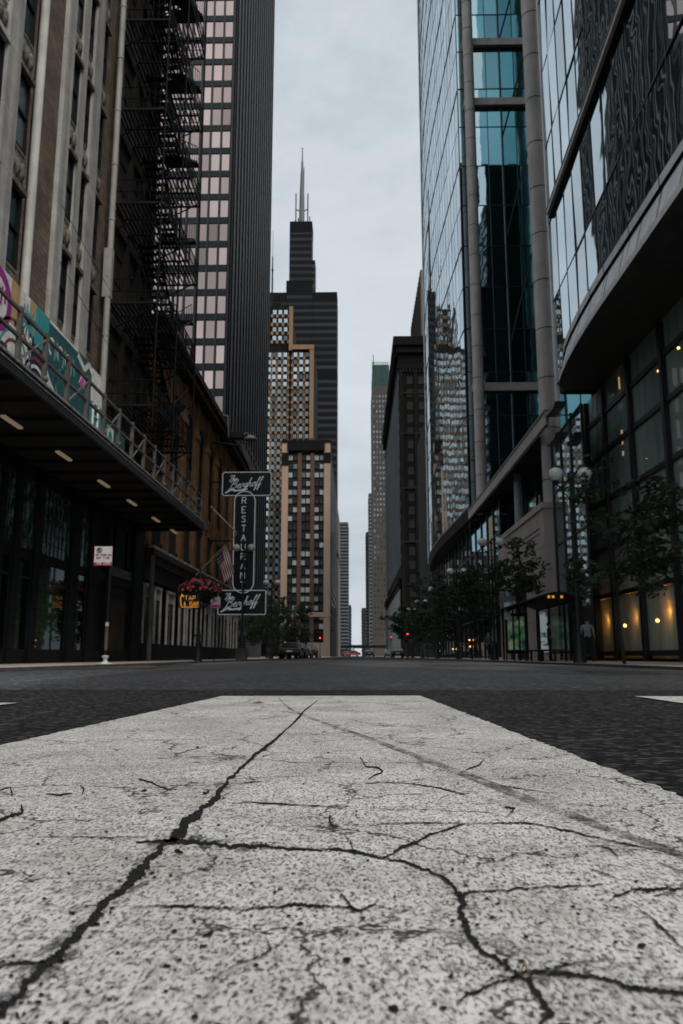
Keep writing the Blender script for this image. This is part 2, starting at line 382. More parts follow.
# stroke lettering -----------------------------------------------------------
SCRIPT = {
 'T': ([[(-.15, 1.7), (.2, 2.0), (.9, 1.85), (1.35, 2.05)], [(.7, 1.9), (.6, .9), (.45, .1), (.1, .1)]], 1.2),
 'h': ([[(0, 0), (.08, 2), (.22, 2.1), (.15, 1.3), (0, .5), (.3, 1), (.52, .8), (.5, 0), (.8, .25)]], .85),
 'e': ([[(0, .45), (.5, .62), (.5, .95), (.25, 1.02), (.03, .6), (.1, .1), (.4, 0), (.75, .3)]], .78),
 'B': ([[(.35, 2.0), (.2, 1.0), (0, 0), (-.4, -.2)], [(-.4, 1.5), (-.1, 2.0), (.8, 2.2), (1.25, 1.85), (1.0, 1.3), (.35, 1.1)], [(.35, 1.1), (1.1, 1.0), (1.3, .45), (.85, .0), (.2, .1)]], 1.5),
 'r': ([[(0, 0), (.15, 1), (.3, .85), (.55, .95), (.5, .3), (.75, .2)]], .72),
 'g': ([[(.6, .9), (.25, 1.02), (.02, .55), (.2, .05), (.5, .3), (.65, 1.0), (.55, -.5), (.2, -.95), (-.1, -.6), (.75, .3)]], .82),
 'o': ([[(.35, 1.0), (.05, .7), (.08, .15), (.38, 0), (.62, .4), (.5, .9), (.35, 1.0), (.8, .8)]], .78),
 'f': ([[(0, .2), (.35, 1.3), (.55, 2.0), (.4, 2.15), (.25, 1.5), (.12, -.4), (.0, -.9), (.2, -.8), (.3, .2), (.65, .4)]], .62),
}
BLOCK = {
 'R': [[(0, 0), (0, 1), (.5, 1), (.62, .78), (.5, .52), (0, .52)], [(.3, .52), (.65, 0)]], 'E': [[(.6, 1), (0, 1), (0, 0), (.6, 0)], [(0, .5), (.45, .5)]],
 'S': [[(.6, .85), (.4, 1), (.12, .95), (.05, .72), (.5, .4), (.58, .15), (.3, 0), (.0, .12)]], 'T': [[(0, 1), (.66, 1)], [(.33, 1), (.33, 0)]],
 'A': [[(0, 0), (.33, 1), (.66, 0)], [(.13, .4), (.53, .4)]], 'U': [[(0, 1), (0, .2), (.15, 0), (.5, 0), (.64, .2), (.64, 1)]], 'N': [[(0, 0), (0, 1), (.62, 0), (.62, 1)]],
 'B': [[(0, 0), (0, 1), (.5, 1), (.6, .78), (.5, .53), (0, .53)], [(.5, .53), (.64, .28), (.5, 0), (0, 0)]], '&': [[(.65, 0), (.15, .75), (.3, 1), (.45, .8), (.05, .35), (.2, 0), (.6, .4)]],
 'O': [[(.3, 1), (.03, .75), (.03, .25), (.3, 0), (.6, .25), (.6, .75), (.3, 1)]], 'P': [[(0, 0), (0, 1), (.5, 1), (.62, .75), (.5, .48), (0, .48)]],
 'K': [[(0, 0), (0, 1)], [(.6, 1), (0, .45), (.62, 0)]], 'I': [[(.3, 0), (.3, 1)]], 'G': [[(.6, .8), (.3, 1), (.03, .75), (.03, .25), (.3, 0), (.6, .2), (.6, .45), (.35, .45)]],
 'W': [[(0, 1), (.18, 0), (.35, .7), (.52, 0), (.7, 1)]], 'Z': [[(0, 1), (.6, 1), (0, 0), (.6, 0)]], 'F': [[(.6, 1), (0, 1), (0, 0)], [(0, .5), (.45, .5)]],
 'H': [[(0, 0), (0, 1)], [(.6, 0), (.6, 1)], [(0, .5), (.6, .5)]], 'M': [[(0, 0), (.05, 1), (.33, .3), (.61, 1), (.66, 0)]], 'L': [[(0, 1), (0, 0), (.55, 0)]], 'D': [[(0, 0), (0, 1), (.4, 1), (.62, .7), (.62, .3), (.4, 0), (0, 0)]],
 'Y': [[(0, 1), (.33, .5), (.66, 1)], [(.33, .5), (.33, 0)]],
}
def smooth_pts(p, it=2):
    for _ in range(it):
        q = [p[0]]
        for a, b in zip(p, p[1:]):
            q.append((a[0]*.75+b[0]*.25, a[1]*.75+b[1]*.25)); q.append((a[0]*.25+b[0]*.75, a[1]*.25+b[1]*.75))
        q.append(p[-1]); p = q
    return p
def script(mb, text, x, z, h, y, r, slant=.35, rise=.0, m=0):
    cx = 0
    for ch in text:
        st, adv = SCRIPT[ch]
        for s in st:
            pts = []
            for (a, b) in smooth_pts(s, 1):
                u = (cx+a)*h; w = b*h
                pts.append((x+u+w*slant, y, z+w+u*rise))
            mb.path(pts, r, 5, m)
        cx += adv
def block(mb, text, o, ux, uz, h, r, gap=.9, m=0):
    """straight stroke capitals from point o along ux, height along uz"""
    o = Vector(o); ux = Vector(ux); uz = Vector(uz)
    for i, ch in enumerate(text):
        for s in BLOCK.get(ch, []):
            mb.path([o+ux*((i*gap+a)*h)+uz*(b*h) for a, b in s], r, 4, m)

# ------------------------------------------------------------------ ground
def crown(x):
    a = max(0., abs(x)-2.); return -.27*(a/5.)**2 if abs(x) <= 7 else -.27
g = MB(); g.box(-2500, 2500, -1500, 4500, -1.6, -.62); struct('ground', g, dirt)
def strip(y0, y1, xs, dz, ys=None):
    mb = MB(); ys = ys or [y0, y1]
    for a, b in zip(ys, ys[1:]):
        for x0, x1 in zip(xs, xs[1:]):
            mb.quad((x0, a, crown(x0)+dz), (x1, a, crown(x1)+dz), (x1, b, crown(x1)+dz), (x0, b, crown(x0)+dz))
    return mb
xs = [-7, -6, -5, -4, -3.2, -2.5, -2, 0, 2, 2.5, 3.2, 4, 5, 6, 7]
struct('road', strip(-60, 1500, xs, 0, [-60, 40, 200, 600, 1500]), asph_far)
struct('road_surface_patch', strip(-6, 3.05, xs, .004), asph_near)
pm = MB()
for (x0, x1, y0, y1) in ((.9, 4.6, 10.5, 12.2), (1.5, 5.5, 17, 21), (-5.5, -2.2, 8.4, 9.6), (-1.6, -.6, 14, 32)):
    n = 6
    for i in range(n):
        a = x0+(x1-x0)*i/n; b = x0+(x1-x0)*(i+1)/n
        pm.quad((a, y0, crown(a)+.005), (b, y0, crown(b)+.005), (b, y1, crown(b)+.005), (a, y1, crown(a)+.005))
struct('road_repair_patch', pm, asph_patch)
for s in (-1, 1):
    k = MB(); y0 = 6.0
    k.box(*sorted((s*7., s*7.16)), y0, 1400, -.5, -.10)
    struct('kerb', k, kerbm)
    w = MB(); w.box(*sorted((s*7.16, s*(22 if s < 0 else 26))), y0, 1400, -.5, -.105); struct('pavement', w, conc_walk)

# crosswalk bars --------------------------------------------------------------
def gp(px, py, z=0.): return at(px, py, Z=z)
A = gp(222, 698.6); B = gp(0, 751); Cc = gp(420, 698.2); D = gp(683, 806)
def ext(p, q, y): return p+(q-p)*((y-p.y)/(q.y-p.y))
def edge_line(p, q, n, jit):
    out = []
    for i in range(n+1):
        t = i/n; w = p.lerp(q, t); out.append(Vector((w.x+rnd.uniform(-jit, jit), w.y, 0)))
    return out
Lf = ext(A, B, -.4); Rf = ext(Cc, D, -.4)
le = edge_line(A, Lf, 260, .003); re = edge_line(Cc, Rf, 260, .004)
far_e = [A.lerp(Cc, i/40)+Vector((0, rnd.uniform(-.006, .006), 0)) for i in range(1, 40)]
bar = MB(); ZP = .008
for i in range(260):
    bar.quad((le[i].x, le[i].y, ZP), (le[i+1].x, le[i+1].y, ZP), (re[i+1].x, re[i+1].y, ZP), (re[i].x, re[i].y, ZP))
struct('crosswalk_marking', bar, paint)
for pts in ([gp(635, 698.4), gp(683, 705.8), gp(730, 713.0), Vector((3.4, .3, 0)), Vector((1.75, 2.56, 0)), gp(683, 698.6)],):
    q = MB(); P0, P1 = gp(635, 698.4), gp(683, 705.8); E1 = ext(P0, P1, .2)
    q.add([(P0.x, P0.y, .007), (E1.x, E1.y, .007), (E1.x+.62, E1.y, .007), (P0.x+.62, P0.y, .007)], [(0, 1, 2, 3)]); struct('crosswalk_marking', q, paint)
q = MB(); P0, P1 = gp(18, 705.3), gp(-40, 711.5); E1 = ext(P0, P1, .2) if abs(P1.y-P0.y) > .05 else Vector((-1.1, .2, 0))
q.add([(P0.x, P0.y, .007), (P0.x-.62, P0.y+.02, .007), (-1.62, .3, .007), (-1.0, .3, .007)], [(0, 1, 2, 3)]); struct('crosswalk_marking', q, paint)

# cracks: traced polylines (pixels of the photograph) laid out on the ground plane
CR = [
 ([(-30, 1040), (0, 1012), (20, 992), (48, 962), (75, 937), (95, 916), (118, 893), (136, 874), (158, 848), (178, 838), (190, 820), (215, 797), (230, 778), (250, 760), (270, 744), (295, 721), (307, 708), (318, 700)], [18, 15, 12, 12, 11, 11, 10, 10, 10, 14, 8, 8, 5, 4, 3, 2.4, 1.8, 1.2]),
 ([(136, 842), (180, 840), (215, 844), (250, 846), (300, 848), (350, 850), (380, 856), (405, 862), (430, 870), (450, 885), (463, 897), (461, 912), (466, 930), (476, 945), (495, 958), (515, 972), (535, 986), (548, 1002), (551, 1014), (545, 1026), (535, 1045)], [2, 6, 6, 5, 3.5, 3.5, 4, 4, 4.5, 5.5, 8, 8, 8, 8, 7, 9, 8, 9, 10, 8, 6]),
 ([(518, 974), (492, 985), (470, 995), (458, 1001)], [7, 5, 4, 1]),
 ([(515, 973), (535, 970), (560, 971), (600, 978), (640, 990), (700, 994)], [7, 6, 5, 5, 7, 7]),
 ([(556, 968), (575, 962), (605, 960)], [3, 2.4, 1]),
 ([(463, 893), (500, 889), (560, 886), (604, 884)], [4, 3, 2.5, 1]),
 ([(383, 857), (405, 846), (430, 834), (465, 823)], [4, 3.6, 3, 1.4]),
 ([(134, 907), (180, 905), (240, 908), (300, 905), (345, 907), (360, 911), (376, 902)], [1, 4, 3, 4, 4, 4, 1.5]),
 ([(612, 896), (640, 889), (700, 886)], [3, 5, 4]),
 ([(-20, 965), (20, 964), (46, 963)], [5, 5, 2]),
 ([(638, 908), (652, 918), (668, 934), (690, 955)], [1.5, 3, 3, 3]),
 ([(360, 757), (366, 766), (377, 768), (381, 771), (368, 779)], [1, 2, 2, 2, 1.2]),
 ([(139, 778), (155, 784), (172, 790)], [2, 1.6, 1]),
 ([(-10, 824), (8, 817), (22, 811), (21, 804)], [4, 4, 4, 2]),
 ([(0, 790), (10, 787), (13, 795), (2, 793)], [1, 1.5, 1.6, 1]),
 ([(377, 824), (420, 822), (470, 824), (525, 822), (575, 832), (620, 842), (683, 856)], [1, 1.6, 1.2, 2.6, 2, 2, 1.2]),
 ([(505, 807), (515, 808), (508, 816)], [3, 2.6, 1]),
 ([(590, 845), (610, 848), (618, 857)], [1, 2, 1]),
 ([(592, 868), (604, 872), (620, 880)], [2.5, 2, 1]),
 ([(355, 855), (352, 842), (343, 833)], [2.4, 2, 1]),
 ([(342, 893), (350, 905), (357, 912)], [2, 2, 1]),
 ([(202, 935), (212, 931), (208, 940)], [4, 5, 2]),
 ([(212, 978), (240, 962), (262, 957), (272, 950), (266, 935)], [1, 2, 3.5, 3, 1]),
 ([(46, 794), (60, 794), (73, 793)], [1, 2.5, 1]),
 ([(80, 785), (84, 788), (82, 795)], [1, 2, 1]),
 ([(465, 795), (440, 788), (400, 782), (365, 783)], [1, 1.5, 1.4, .8]),
 ([(330, 815), (331, 824), (338, 828)], [2, 2.4, 1]),
 ([(466, 770), (480, 765), (485, 758)], [1, 1.6, .8]),
 ([(500, 785), (530, 790), (556, 793)], [.8, 1.8, .8]),
 ([(215, 783), (240, 783), (262, 781)], [.8, 1.4, .8]),
 ([(232, 803), (250, 802), (330, 806), (350, 806)], [.8, 1.6, 1.2, 1]),
 ([(40, 836), (90, 837), (150, 836)], [.6, 1.2, .8]),
 ([(174, 755), (190, 750), (205, 747)], [.6, 1, .6]),
 ([(470, 912), (478, 916), (474, 921)], [2, 2, 1]),
 ([(660, 862), (672, 868), (690, 872)], [1, 2, 1]),
]
rr = random.Random(11)
for _ in range(26):       # short hairlines between the traced ones
    x = rr.uniform(10, 670); y = rr.uniform(745, 1000); L_ = rr.uniform(5, 20)*(y-655)/220
    if y < 660+abs(x-320)*.33: continue
    dx = rr.choice((1, -1))*L_; dy = rr.uniform(-.35, .35)*L_*(y-655)/400
    CR.append(([(x, y), (x+dx*.5, y+dy*.5+rr.uniform(-2, 2)), (x+dx, y+dy)], [.7, rr.uniform(1, 2.2)*(y-655)/230, .5]))
ck = MB(); halo = MB()
for pts, wd in CR:
    fine = []
    for i in range(len(pts)-1):
        (x0, y0), (x1, y1) = pts[i], pts[i+1]; L_ = sqrt((x1-x0)**2+(y1-y0)**2); n = max(2, int(L_/1.7))
        for j in range(n):
            t = j/n; fine.append((x0+(x1-x0)*t, y0+(y1-y0)*t, wd[i]+(wd[i+1]-wd[i])*t))
    fine.append((*pts[-1], wd[-1]*.6))
    Lv = []; Rv = []; nf = len(fine)
    def fbm(step):                       # rough profile: sum of random-value noise at several spacings
        out = [0.]*nf
        for sp, am in ((14, .4), (6, .4), (3, .45), (1, .32)):
            k = [rr.uniform(-1, 1) for _ in range(nf//sp+3)]
            for i in range(nf): t = i/sp; q_ = int(t); f_ = t-q_; out[i] += am*(k[q_]*(1-f_)+k[q_+1]*f_)
        return out
    w1n, w2n, jn = fbm(1), fbm(1), fbm(1)
    HL = []; HR = []
    for i, (x, y, w) in enumerate(fine):
        a = fine[max(0, i-2)]; b = fine[min(nf-1, i+2)]
        tx, ty = b[0]-a[0], b[1]-a[1]; l = max(1e-6, sqrt(tx*tx+ty*ty)); nx, ny = -ty/l, tx/l
        w1 = w*.5*max(.15, .72+.75*w1n[i]); w2 = w*.5*max(.15, .72+.75*w2n[i]); j = jn[i]*(.38*w+1.5*(y-655)/300)
        Lv.append(gp(x+nx*(w1+j), y+ny*(w1+j)*.75, .0088)); Rv.append(gp(x-nx*(w2-j), y-ny*(w2-j)*.75, .0088))
        hw_ = (w*(1.3+.6*w2n[i])+1) if w > 4.5 else w*.5
        HL.append(gp(x+nx*hw_, y+ny*hw_*.7, .0083)); HR.append(gp(x-nx*hw_, y-ny*hw_*.7, .0083))
        if w > 2.2 and rr.random() < .16:  # chips broken out of the paint beside the crack
            s_ = rr.choice((-1, 1)); d_ = w*rr.uniform(.7, 2.2); cx0, cy0 = x+nx*d_*s_, y+ny*d_*s_*.6; q_ = rr.uniform(.10, .32)*w
            ck.add([gp(cx0+q_*rr.uniform(.6, 1.5)*cos(t_*pi/3), cy0+q_*.5*rr.uniform(.6, 1.4)*sin(t_*pi/3), .0088) for t_ in range(6)], [tuple(range(6))])
    b0 = len(ck.v); n = len(Lv); halo.add(HL+HR, [(i, i+1, n+i+1, n+i) for i in range(n-1)])
    ck.add(Lv+Rv, [(i, i+1, n+i+1, n+i) for i in range(n-1)])
for _ in range(250):
    x = rr.uniform(-10, 693); y = 700+330*rr.random()**.75
    if y < 664+abs(x-320)*.36: continue
    q_ = rr.uniform(.8, 3.2)*((y-655)/300)**1.1*(2.0 if rr.random() < .08 else 1)
    ck.add([gp(x+q_*rr.uniform(.5, 1.5)*cos(t_*pi/4), y+q_*.55*rr.uniform(.5, 1.4)*sin(t_*pi/4), .0087) for t_ in range(8)], [tuple(range(8))])
struct('pavement_crack', ck, crackm); struct('crack_edge', halo, crumble)
# tyre mark sweeping over the bar
ty = MB(); tp = [(279, 698), (284, 704), (292, 710), (305, 716), (330, 725), (360, 735), (400, 750), (440, 765), (480, 780), (530, 800), (590, 822), (640, 840), (700, 862)]
tw = [2, 2.4, 2.6, 2.8, 3, 3.4, 4.6, 6, 7.5, 8, 8, 7, 7]
fine = []
for i in range(len(tp)-1):
    for j in range(8):
        t = j/8; fine.append((tp[i][0]+(tp[i+1][0]-tp[i][0])*t, tp[i][1]+(tp[i+1][1]-tp[i][1])*t, tw[i]+(tw[i+1]-tw[i])*t))
U = [gp(x, y-w/2, .0084) for x, y, w in fine]; W = [gp(x, y+w/2, .0084) for x, y, w in fine]; n = len(U)
ty.add(U+W, [(i, i+1, n+i+1, n+i) for i in range(n-1)]); struct('tyre_mark', ty, tyrem)
# a scrap of a dead leaf at the far end of the bar, another in the crack
for (px, py, s, lb) in ((258, 703.5, .018, 'dry yellow-brown leaf scrap lying at the far end of the white crosswalk bar'), (525, 977, .0022, 'tiny brown leaf crumb caught where the cracks meet')):
    lf = MB(); o = gp(px, py, .010); lf.add([o+Vector((-s, 0, 0)), o+Vector((-.2*s, -.5*s, .004)), o+Vector((s, .1*s, .001)), o+Vector((.1*s, .6*s, .006))], [(0, 1, 2, 3)])
    solid('dead_leaf', lf, surf('dry_leaf', (.20, .12, .05), .8), o, lb, 'leaf')
# ================================================================== LEFT SIDE
XF = -10.5
def yl(px, py=100, X=XF): return at(px, py, X=X).y
FZ = [6.75+3.95*i for i in range(-1, 14)]          # storey lines: ledges at 10.5(.) 14.45, 18.4 ...
FZ = [14.45+3.94*i for i in range(-2, 9)]
# --- terracotta building ----------------------------------------------------
L1 = thing('terracotta_building', (XF, 24, -.1), 'ornate grey terracotta and brick building with tall narrow windows above the graffiti boarding', 'building')
w = MB(); w.box(-24, XF-.3, 9, 32.4, -.1, 52); part('wall', w, brick_tan, L1)
TOPZ = 52
cols_light = [(9.2, 10.4), (12.6, 13.8), (16.2, 17.4), (yl(3), yl(17)), (yl(64), yl(72)), (yl(80), yl(86)), (yl(92), yl(100))]
for (a, b) in cols_light:
    m = MB(); dp = .05 if b-a > .75 else .0
    z = 7.6
    for z0, z1 in zip(FZ, FZ[1:]):                  # terracotta blocks with visible joints
        hh = (z1-z0)/2
        for k in range(2):
            m.box(XF-.49, XF+dp, a, b, max(z0+k*hh, -0.05), z0+(k+1)*hh-.012)
            m.box(XF-.48, XF+dp-.012, a+.012, b-.012, z0+(k+1)*hh-.012, z0+(k+1)*hh)
    part('pier', m, stone, L1)
m = MB(); a, b = yl(37), yl(45)                      # white engaged shaft with a carved base
m.tube((XF-.08, (a+b)/2, 11.2), (XF-.08, (a+b)/2, TOPZ), .15, 12); m.box(XF-.4, XF+.02, a, b, 10.6, 11.2)
part('engaged_shaft', m, stone_white, L1)
for (a, b) in ((yl(32), yl(37)), (yl(45), yl(64)), (yl(100)+.75, yl(113)), (yl(120), 32.38)):
    m = MB(); m.box(XF-.49, XF-.16, a, b, 4, TOPZ); part('brick_pier', m, brick_tan, L1)
m = MB(); yc = (yl(114)+yl(120))/2
m.tube((XF+.06, yc, 6.9), (XF+.06, yc, TOPZ), .13, 12)
for z in [8+2.6*i for i in range(17)]: m.tube((XF+.06, yc, z), (XF+.06, yc, z+.09), .15, 12)
m.box(XF-.15, XF+.20, yc-.13, yc+.13, 14.9, 17.1)
part('drainpipe', m, pipe_m, L1)
bays = [(10.4, 12.6), (13.8, 16.2), (17.4, yl(3)), (yl(17), yl(32)), (yl(72), yl(80)), (yl(86), yl(92)), (yl(100), yl(100)+.75)]
for (a, b) in bays:
    wd = b-a
    fm = MB(); fm.box(-.06, .06, 0, .09, 0, 2.5); fm.box(-.06, .06, wd-.09, wd, 0, 2.5); fm.box(-.05, .05, .09, wd-.09, 0, .09); fm.box(-.05, .05, .09, wd-.09, 1.2, 1.28); fm.box(-.05, .05, .09, wd-.09, 2.41, 2.5)
    if wd > 1.2: fm.box(-.05, .05, wd/2-.04, wd/2+.04, .09, 2.41)
    fme = fm.mesh('window_frame', black_paint)
    pn = MB(); pn.quad((-.02, .09, .09), (-.02, wd-.09, .09), (-.02, wd-.09, 2.41), (-.02, .09, 2.41)); pme = pn.mesh('window_pane', old_win)
    win_parts(L1, 'window', fme, [(XF-.13, a, z+1.4) for z in FZ if z > 6], None, pme)
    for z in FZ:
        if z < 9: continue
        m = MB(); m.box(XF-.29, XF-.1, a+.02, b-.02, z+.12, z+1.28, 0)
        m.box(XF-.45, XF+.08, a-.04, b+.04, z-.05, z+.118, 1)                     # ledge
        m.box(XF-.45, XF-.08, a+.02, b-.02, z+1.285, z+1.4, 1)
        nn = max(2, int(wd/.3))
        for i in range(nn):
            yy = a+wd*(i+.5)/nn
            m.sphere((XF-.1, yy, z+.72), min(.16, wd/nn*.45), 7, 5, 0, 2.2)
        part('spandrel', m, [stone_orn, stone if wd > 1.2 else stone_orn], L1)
# wires strung over the facade
for (q0, q1), lb in zip( (((62, 205, -10.3), (128, 318, -9.6)), ((60, 262, -9.8), (140, 395, -9.2))), ('upper thin dark cable strung across the terracotta facade', 'lower thin dark cable running past the drainpipe to the canopy')):
    a = at(q0[0], q0[1], X=q0[2]); b = at(q1[0], q1[1], X=q1[2]); wr = MB(); wr.path([a.lerp(b, i/8)-Vector((0, 0, .12*sin(pi*i/8))) for i in range(9)], .012, 4); solid('overhead_cable', wr, iron, a, lb, 'cable')

# storefront under the canopy
SF = thing('storefront', (XF, 24, -.1), 'dark shop front with green leaded transoms under the long canopy', 'shop front')
yb = [9, 12, 15.4] + [at(px, 560, X=XF).y for px in (-2, 14, 34, 44, 75, 79, 92, 117)]
m = MB()
for y in (9.0, 11.9, 14.6): m.box(XF-.5, XF+.08, y, y+.5, -.1, 6.3)
def ypx(px): return at(px, 560, X=XF).y
for (p0, p1) in ((-3, 1), (12, 18), (33, 38.5), (70, 78), (89, 96), (134, 143)): m.box(XF-.5, XF+.06, ypx(p0), ypx(p1), -.1, 6.3)
m.box(XF-.45, XF-.02, 9, 39, -.1, .35); m.box(XF-.45, XF-.03, 9, 39, 3.15, 3.5); m.box(XF-.45, XF, 9, 39, 5.75, 6.3)
m.box(XF-.4, XF-.12, ypx(96), ypx(134), -.1, 6.2)
part('pier_frame', m, black_paint, SF)
for i, (p0, p1) in enumerate(((-25, -3), (1, 12), (18, 33), (38.5, 70), (78, 89))):
    a, b = ypx(p0), ypx(p1)
    t = MB(); nx = max(2, int((b-a)/.35))
    t.quad((XF-.06, a, 3.5), (XF-.06, b, 3.5), (XF-.06, b, 5.75), (XF-.06, a, 5.75), 0)
    for k in range(1, nx): t.box(XF-.08, XF-.04, a+(b-a)*k/nx-.012, a+(b-a)*k/nx+.012, 3.5, 5.75, 1)
    for k in range(1, 6): t.box(XF-.075, XF-.045, a, b, 3.5+2.25*k/6-.01, 3.5+2.25*k/6+.01, 1)
    mg, nt, out = nodes('leaded_glass'); co = coords(nt)
    bb = N(nt, 'ShaderNodeBsdfPrincipled', Roughness=.15)
    nt.links.new(ramp(nt, noise(nt, co, 7, 3, stretch=(1, 1, .5)), [(.42, (.012, .025, .022)), (.6, (.10, .19, .16)), (.75, (.3, .42, .37))]), bb.inputs['Base Color']); nt.links.new(bb.outputs[0], out.inputs[0])
    part('transom', t, [mg, iron], SF)
    g = MB(); g.quad((XF-.05, a, .35), (XF-.05, b, .35), (XF-.05, b, 3.15), (XF-.05, a, 3.15)); part('shop_window', g, shop_glass, SF)
    f = MB(); f.box(XF-.09, XF-.02, a, a+.07, .35, 3.15); f.box(XF-.09, XF-.02, b-.07, b, .35, 3.15); f.box(XF-.08, XF-.025, a+.07, b-.07, 2.55, 2.62); part('window_frame', f, mull_m, SF)
bk = MB(); bk.quad((XF-1.8, 9, 0), (XF-1.8, 38, 0), (XF-1.8, 38, 3.4), (XF-1.8, 9, 3.4)); part('display_wall', bk, white_blind, SF)
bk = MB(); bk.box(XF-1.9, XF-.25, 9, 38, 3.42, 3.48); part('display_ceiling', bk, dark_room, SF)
bk = MB(); dd = MB(); dd.box(XF-.3, XF-.06, ypx(112), ypx(134), 3.55, 3.95); part('name_plate', dd, surf('grey_name_plate', (.10, .10, .10), .5), SF)
for i, (px, py) in enumerate(((41, 641), (39, 647), (75, 642), (80, 652))):
    p_ = at(px, py, X=XF-.75); l = MB(); l.sphere(p_, .05, 8, 6); l.tube(p_+Vector((0, 0, .05)), p_+Vector((0, 0, .35)), .012, 5, 1)
    solid('display_lamp', l, [soft_bulb, iron], p_, ['small lit lamp in the storefront window, upper one of the pair', 'small lit lamp in the storefront window, lower one of the pair', 'small lit lamp in the storefront beside its narrow window', 'warm low lamp at the foot of the storefront narrow window'][i], 'lamp', 'lamps in the shop window')
    if i in (0, 3):
        L = bpy.data.lights.new('display_light', 'POINT'); L.energy = 30; L.color = (.95, 1, .8); L.shadow_soft_size = .1
        lo = bpy.data.objects.new('display_light', L); C.objects.link(lo); lo.location = p_+Vector((.1, .3, .6))

# --- canopy -----------------------------------------------------------------
CX0, CX1, CY0, CY1 = -10.45, -7.5, 8, 38.6
CN = thing('entrance_canopy', (-9, 24, 6.2), 'long dark steel canopy over the pavement with light tubes underneath', 'canopy')
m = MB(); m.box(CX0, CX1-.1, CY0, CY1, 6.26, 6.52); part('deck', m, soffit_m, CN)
m = MB(); m.box(CX1-.1, CX1, CY0, CY1, 6.2, 6.50, 0); m.box(CX1-.16, CX1+.05, CY0, CY1, 6.50, 6.56, 1); m.box(CX1+.001, CX1+.02, CY0, CY1, 6.40, 6.43, 1)
m.box(CX0, CX1, CY1, CY1+.08, 6.2, 6.56, 0); part('fascia', m, [steel_dark, rim_m], CN)
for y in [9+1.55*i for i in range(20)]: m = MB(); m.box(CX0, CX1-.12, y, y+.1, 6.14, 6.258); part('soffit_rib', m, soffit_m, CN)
for (px, py) in ((12, 421), (64, 455), (104, 483), (132, 502), (156, 519), (174, 531)):
    p_ = at(px, py, Z=6.12); l = MB(); l.box(p_.x-.06, p_.x+.06, p_.y-.55, p_.y+.55, 6.06, 6.12); part('light_tube', l, soffit_lamp, CN)
RY = [12.2, 13.75, 15.25]+[at(q, 400, X=-7.5).y for q in ()]
ry = 9.2; pts = []
while ry < 38.4: pts.append(ry); ry += 1.51
m = MB()
for z in (7.72, 7.12): m.box(-7.585, -7.515, pts[0], 38.5, z, z+.07)
for i, y in enumerate(pts):
    m.box(-7.60, -7.50, y-.06, y+.06, 6.562, 7.86)
    if i+1 < len(pts) and i % 2 == 1:
        m.bar((-7.55, y, 6.6), (-7.55, pts[i+1], 7.7), .055)
    if i % 4 == 2: m.sphere((-7.52, y, 6.7), .09, 8, 6)
# return rail at the far end
m.box(-10.4, -7.6, 38.46, 38.52, 7.72, 7.79); m.box(-10.4, -7.6, 38.46, 38.52, 7.12, 7.18)
for x in (-8.6, -9.6): m.box(x-.04, x+.04, 38.45, 38.53, 6.562, 7.72)
RL = link('railing', m.mesh('railing', rail_m, CN.location), CN)
# --- painted boarding --------------------------------------------------------
MU = thing('painted_boarding', (-8.2, 20, 6.55), 'graffiti painted boarding of bright panels standing behind the canopy railing', 'hoarding')
XM = -8.2
pcol = {'white': (.80, .80, .76), 'teal': (.05, .34, .36), 'dteal': (.025, .11, .125), 'tan': (.52, .35, .18), 'purple': (.34, .03, .27), 'navy': (.02, .02, .045), 'pink': (.66, .10, .42), 'red': (.22, .05, .07), 'sky': (.22, .45, .48)}
pm_ = {k: surf('mural_'+k, v, .7, var=.22, vs=4, streak=.2) for k, v in pcol.items()}
pk = list(pm_); pi_ = {k: i for i, k in enumerate(pk)}
def mural(y0, y1, z0, z1, base, draw):
    m = MB(); m.box(XM-.06, XM, y0, y1, z0, z1, pi_[base])
    draw(m, y0, y1, z0, z1); part('painted_panel', m, [pm_[k] for k in pk], MU)
def blob(m, y, z, ry_, rz_, col, n=18, d=.004):
    m.add([(XM+d, y+ry_*cos(2*pi*i/n), z+rz_*sin(2*pi*i/n)) for i in range(n)], [tuple(range(n))], pi_[col])
def ring(m, y, z, r0, r1, col, a0=0, a1=2*pi, n=20, d=.006, sq=1.):
    pts_ = []
    for i in range(n):
        t0 = a0+(a1-a0)*i/n; t1 = a0+(a1-a0)*(i+1)/n
        m.quad((XM+d, y+r0*cos(t0)*sq, z+r0*sin(t0)), (XM+d, y+r1*cos(t0)*sq, z+r1*sin(t0)), (XM+d, y+r1*cos(t1)*sq, z+r1*sin(t1)), (XM+d, y+r0*cos(t1)*sq, z+r0*sin(t1)), pi_[col])
def stroke(m, pts_, wd, col, d=.008):
    for (y0, z0), (y1, z1) in zip(pts_, pts_[1:]):
        l = sqrt((y1-y0)**2+(z1-z0)**2) or 1; ny, nz = -(z1-z0)/l*wd, (y1-y0)/l*wd
        m.quad((XM+d, y0+ny, z0+nz), (XM+d, y1+ny, z1+nz), (XM+d, y1-ny, z1-nz), (XM+d, y0-ny, z0-nz), pi_[col])
def rect(m, y0, y1, z0, z1, col, d=.004): m.quad((XM+d, y0, z0), (XM+d, y1, z0), (XM+d, y1, z1), (XM+d, y0, z1), pi_[col])
Z0, Z1 = 6.56, 8.98
def yM(px, py): return at(px, py, X=XM).y
def d_purple(m, a, b, z0, z1):
    ring(m, (a+b)/2, 8.2, .55, .78, 'purple'); 
    for k in range(5): stroke(m, [((a+b)/2-.4+.2*k, 7.8+.1*k), ((a+b)/2-.3+.18*k, 8.55)], .05, 'purple')
    rect(m, a, b, z0, 7.3, 'navy'); 
